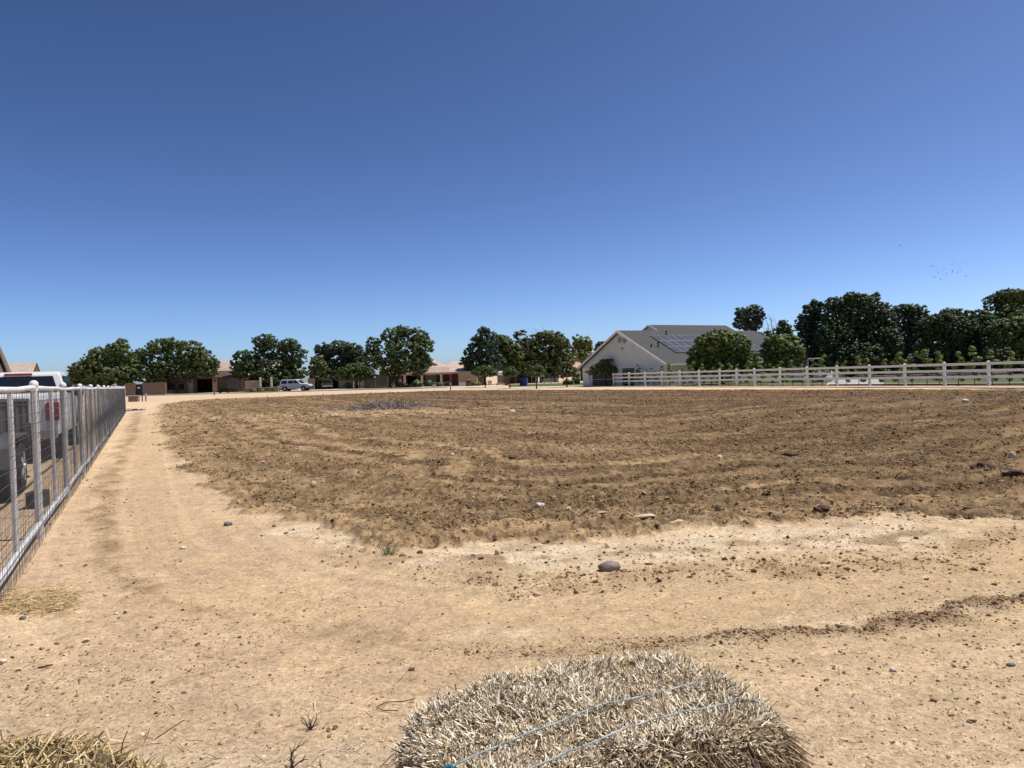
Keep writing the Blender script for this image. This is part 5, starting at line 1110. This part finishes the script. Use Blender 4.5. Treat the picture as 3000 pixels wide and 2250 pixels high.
# grey brush pile in the field
p = ground(1125, 1196); t = thing('brush_pile', 'low grey heap of brush and twigs in the tilled field', 'brush pile', p, 0)
m_brush = isl('grey_twig', [(0, (.11, .09, .08)), (.4, (.24, .19, .155)), (.75, (.38, .32, .26)), (1, (.50, .44, .36))], .9, .1); n = 4200
u_ = rng.normal(size=(n, 2)) * [1.05, .95]; hh = .28 * np.exp(-(u_[:, 0] / 1.3) ** 2 - (u_[:, 1] / 1.2) ** 2)
P = np.c_[u_, rng.uniform(0, 1, n) * hh + .02]; sticks('twigs', P, rng.uniform(.15, .5, n), rng.uniform(.006, .016, n), m_brush, np.c_[rng.normal(size=(n, 2)), rng.normal(size=n) * .35], t)
# black soil mound near the field edge
# birds far off in the sky
m_bird = mat('dark_feather', (.02, .02, .022), .8, .2, 5)
B0 = [(2500 + x * .226, 650 + y * .226) for x, y in ((603, 305), (851, 629), (932, 546), (1015, 563), (1043, 579), (995, 585), (1105, 657), (1174, 622), (1209, 674), (1130, 742), (1303, 530), (1279, 555), (1415, 511), (1287, 624), (1285, 649), (1345, 654), (1386, 626), (1461, 705), (1052, 716))]
def bird(px, py, i):
    Y = 150 + random.uniform(-12, 12); p = at(px, py, Y); fl = random.uniform(-.5, .6); mb = MB()
    mb.tube([(-.20, 0, 0), (-.12, 0, .02), (.05, 0, .02), (.17, 0, .03), (.22, 0, .02)], [.02, .05, .06, .035, .01], 8)
    for s in (-1, 1):
        mb.add([(.08, s * .04, .03), (-.07, s * .04, .03), (-.06, s * .22, .03 + fl * .14), (.06, s * .22, .05 + fl * .14), (-.06, s * .42, .03 + fl * .2), (-.01, s * .42, .04 + fl * .2)], [(0, 1, 2, 3), (3, 2, 4, 5)])
    mb.add([(-.18, -.03, .01), (-.32, -.06, .01), (-.32, .06, .01), (-.18, .03, .01)], [(0, 1, 2, 3)])
    o = mb.build('bird', m_bird); o.location = p; o.scale = (.78,) * 3; o.rotation_euler = (random.uniform(-.4, .4), random.uniform(-.3, .3), random.uniform(0, 6.28))
    if i == 0: tag(o, 'lone dark bird flying high above and apart from the flock', 'bird', 'birds in the sky', 'thing')
    else: tag(o, 'tiny dark bird in the scattered flock over the big trees', 'bird', 'birds in the sky', 'thing')
for i, (x_, y_) in enumerate(B0): bird(x_, y_, i)
# ---------------------------------------------------------------- straw bales
def bale(name, label, O, rz, L, Wd, H, seed, n_top, n_side, tm, RP=.24, sm=None):
    """local x along the twine, y across, z up; O = middle of the underside"""
    t = thing(name, label, 'straw bale', O, rz); r_ = .12
    def rbox(u, v, w):             # point of a box with rounded corners in plan and softened edges
        x = u * L / 2; y = v * Wd / 2; ix, iy = L / 2 - RP, Wd / 2 - RP
        cx, cy = np.clip(x, -ix, ix), np.clip(y, -iy, iy); dx, dy = x - cx, y - cy
        n2 = np.maximum(np.hypot(dx, dy), 1e-9); k = np.maximum(np.abs(dx), np.abs(dy)) / n2; dx, dy = dx * k, dy * k
        n2 = np.hypot(dx, dy); ox, oy = np.where(n2 > 1e-6, dx / np.maximum(n2, 1e-9), 0), np.where(n2 > 1e-6, dy / np.maximum(n2, 1e-9), 0)
        e = np.clip(np.minimum(np.minimum(L / 2 - np.abs(cx + dx), Wd / 2 - np.abs(cy + dy)), RP - n2), 0, None)
        z = w * H / 2; top = np.asarray(w) >= .999
        zt = H / 2 - r_ + np.sqrt(np.maximum(r_ ** 2 - np.clip(r_ - e, 0, r_) ** 2, 0))
        over = np.clip(z - (H / 2 - r_), 0, r_); pull = r_ - np.sqrt(np.maximum(r_ ** 2 - over ** 2, 0))
        px = np.where(top, cx + dx, cx + dx - ox * pull); py = np.where(top, cy + dy, cy + dy - oy * pull); pz = np.where(top, zt, z)
        hz = np.where(top, np.sqrt(np.maximum(r_ ** 2 - np.clip(r_ - e, 0, r_) ** 2, 0)) / r_, over / r_); hs = np.sqrt(np.maximum(1 - hz ** 2, 0))
        px = px + 0 * pz; sag = .05 * np.clip(px / (L / 2), -1, 1) ** 2 + .035 * np.clip(px / (L / 2), 0, 1) ** 3
        pz = pz - sag * (pz + H / 2) / H
        return np.stack([px, py, pz], -1), np.stack([ox * hs, oy * hs, hz], -1)
    def bump(p):
        return (fbm(p[..., 0] * 5 + seed, p[..., 1] * 5 + p[..., 2] * 3, 3, seed) - .5) * .09
    # dark core
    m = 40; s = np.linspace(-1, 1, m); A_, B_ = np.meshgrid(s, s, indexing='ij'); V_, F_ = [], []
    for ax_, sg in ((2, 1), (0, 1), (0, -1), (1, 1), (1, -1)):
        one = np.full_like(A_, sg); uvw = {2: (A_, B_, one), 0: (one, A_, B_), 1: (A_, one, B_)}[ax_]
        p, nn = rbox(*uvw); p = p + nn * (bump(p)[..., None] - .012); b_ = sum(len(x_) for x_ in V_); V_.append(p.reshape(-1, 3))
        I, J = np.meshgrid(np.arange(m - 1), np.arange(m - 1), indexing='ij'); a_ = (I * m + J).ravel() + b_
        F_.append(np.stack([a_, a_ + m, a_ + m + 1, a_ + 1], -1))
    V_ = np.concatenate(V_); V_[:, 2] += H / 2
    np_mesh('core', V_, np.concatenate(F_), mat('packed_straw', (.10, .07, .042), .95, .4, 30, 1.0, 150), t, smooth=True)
    # cut stubble on the top
    n = n_top; u = rng.uniform(-1, 1, n); v = rng.uniform(-1, 1, n); p, nn = rbox(u, v, np.ones(n)); nn = np.where(np.abs(nn).sum(1, keepdims=True) > 0, nn, [0, 0, 1])
    p = p + nn * (bump(p)[:, None] - .015)
    flow = np.c_[fbm(p[:, 0] * 9, p[:, 1] * 9, 2, seed + 5) - .5, fbm(p[:, 0] * 9, p[:, 1] * 9, 2, seed + 9) - .5, np.zeros(n)] * 3.2
    d = nn * rng.uniform(.05, .85, (n, 1)) + flow * .55 + rng.normal(size=(n, 3)) * [.6, .6, .25] + np.array([-.05, .16, 0]); d[:, 2] = np.abs(d[:, 2]) * .9 + .04
    ln_ = rng.uniform(.010, .030, n) * np.where(rng.uniform(size=n) < .12, 1.9, 1); q = p.copy(); q[:, 2] += H / 2
    st_ = sticks('straw', q, ln_, rng.uniform(.0013, .0027, n), tm, d, t, .05)
    # long stems hanging down the sides and the ends
    n = n_side; pick = rng.uniform(size=n); w = rng.uniform(-1, 1, n) ; a_ = rng.uniform(-1, 1, n)
    S1 = np.where(pick < .62, -1, 1); side_ = pick < .74
    U = np.where(side_, a_, np.where(pick < .9, 1, -1)); Vv = np.where(side_, S1, a_); p, nn = rbox(U.astype(float), Vv.astype(float), w)
    nn2 = np.where(np.abs(nn).sum(1, keepdims=True) > 0, nn, np.where(side_[:, None], np.c_[np.zeros(n), S1, np.zeros(n)], np.c_[U, np.zeros(n), np.zeros(n)]))
    p = p + nn2 * (bump(p)[:, None] - .01); ok = p[:, 2] > -H / 2 + .05; p, nn2 = p[ok], nn2[ok]; n = len(p)
    d = nn2 * rng.uniform(.12, .6, (n, 1)) + rng.normal(size=(n, 3)) * .28 + np.array([.28, 0, -.95]); q = p.copy(); q[:, 2] += H / 2
    st2_ = sticks('hanging_stems', q, rng.uniform(.035, .11, n), rng.uniform(.0012, .0026, n), sm or tm, d, t, .06)
    for z_ in (st_, st2_): z_['kind'] = 'stuff'
    return t, rbox, bump
Hb = .575; D_ = EYE - Hb
u_dir = Vector((.881, .473, 0)); w_dir = Vector((-.473, .881, 0)); brz = R(23.5); SK = math.atan2(.473, .881) - brz
Lb, Wb = 1.20 * D_, .70 * D_
Oc = u_dir * (1.205 * D_) + w_dir * (1.80 * D_); Oc.z = 0
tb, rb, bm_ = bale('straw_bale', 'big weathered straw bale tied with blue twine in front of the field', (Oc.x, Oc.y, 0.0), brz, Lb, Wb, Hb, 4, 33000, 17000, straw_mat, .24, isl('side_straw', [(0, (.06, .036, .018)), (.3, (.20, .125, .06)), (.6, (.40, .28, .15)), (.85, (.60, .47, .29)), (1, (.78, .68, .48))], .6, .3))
m_twine = mat('blue_twine', (.11, .16, .18), .7, .35, 25, c2=(.40, .44, .45)); m_knot = mat('teal_twine', (.03, .17, .24), .6, .2, 25)
for wv in (1.722, 1.577):
    y0l = (wv - 1.80) * D_; pts = []; yl_ = lambda xx: y0l / math.cos(SK) + xx * math.tan(SK)
    for s in np.linspace(-1, 1, 70):
        yl = yl_(s * Lb / 2); p, nn = rb(np.array([s]), np.array([np.clip(yl / (Wb / 2), -1, 1)]), np.array([1.0]))
        p = p + nn * (bm_(p)[:, None] * .4 + .015); pts.append((p[0, 0], p[0, 1], p[0, 2] + Hb / 2))
    for s in np.linspace(.8, -.8, 20):
        p, nn = rb(np.array([1.0]), np.array([np.clip(yl_(Lb / 2) / (Wb / 2), -1, 1)]), np.array([s])); pts.append((p[0, 0] + .012, p[0, 1], p[0, 2] + Hb / 2))
    tw_ = MB().tube(pts, .0025, 6).build('twine', m_twine, tb, smooth=True)
    if wv > 1.7:
        i0 = min(range(70), key=lambda q: abs(pts[q][0] - (.70 - 1.205) * D_)); a3 = Vector(pts[i0])
        MB().tube([a3 + Vector(q) for q in ((-.022, -.006, -.006), (-.010, .006, .002), (0, -.004, .005), (.008, .005, .001), (.018, 0, 0))], [.003, .006, .008, .006, .0025], 7).build('knot', m_knot, tw_, smooth=True)
# second bale, mostly below the picture
c1 = CP + ray(470, 2185) * (D_ / -ray(470, 2185).z); c0 = CP + ray(120, 2165) * (D_ / -ray(120, 2165).z)
dd = (c1 - c0); rz2 = math.atan2(dd.y, dd.x); L2_ = .62
o2 = c1 - Vector((math.cos(rz2), math.sin(rz2), 0)) * (L2_ / 2) - Vector((-math.sin(rz2), math.cos(rz2), 0)) * .43 + Vector((math.cos(rz2), math.sin(rz2), 0)) * .05
bale('straw_bale', 'golden shaggy straw bale cut off by the bottom corner of the picture', (o2.x, o2.y, 0.0), rz2, L2_, 1.04, Hb - .01, 11, 13000, 5000, gold_mat, .07)
n = 380; uu = rng.uniform(-L2_ / 2, L2_ / 2 - .06, n); vv = rng.uniform(-.35, .47, n); cr, sr = math.cos(rz2), math.sin(rz2)
P = np.c_[o2.x + uu * cr - vv * sr, o2.y + uu * sr + vv * cr, np.full(n, Hb - .02) + rng.uniform(0, .02, n)]
lb = bpy.data.objects['straw_bale.001']
o = sticks('long_stems', P - np.array(o2)[None] * [1, 1, 0], rng.uniform(.03, .09, n), rng.uniform(.0015, .003, n), gold_mat, np.c_[rng.normal(size=(n, 2)) * .8 + [.3, .4], rng.uniform(.05, .8, n)], None)
o['kind'] = 'stuff'; o.parent = lb; o.matrix_parent_inverse = Matrix.Rotation(-rz2, 4, 'Z')
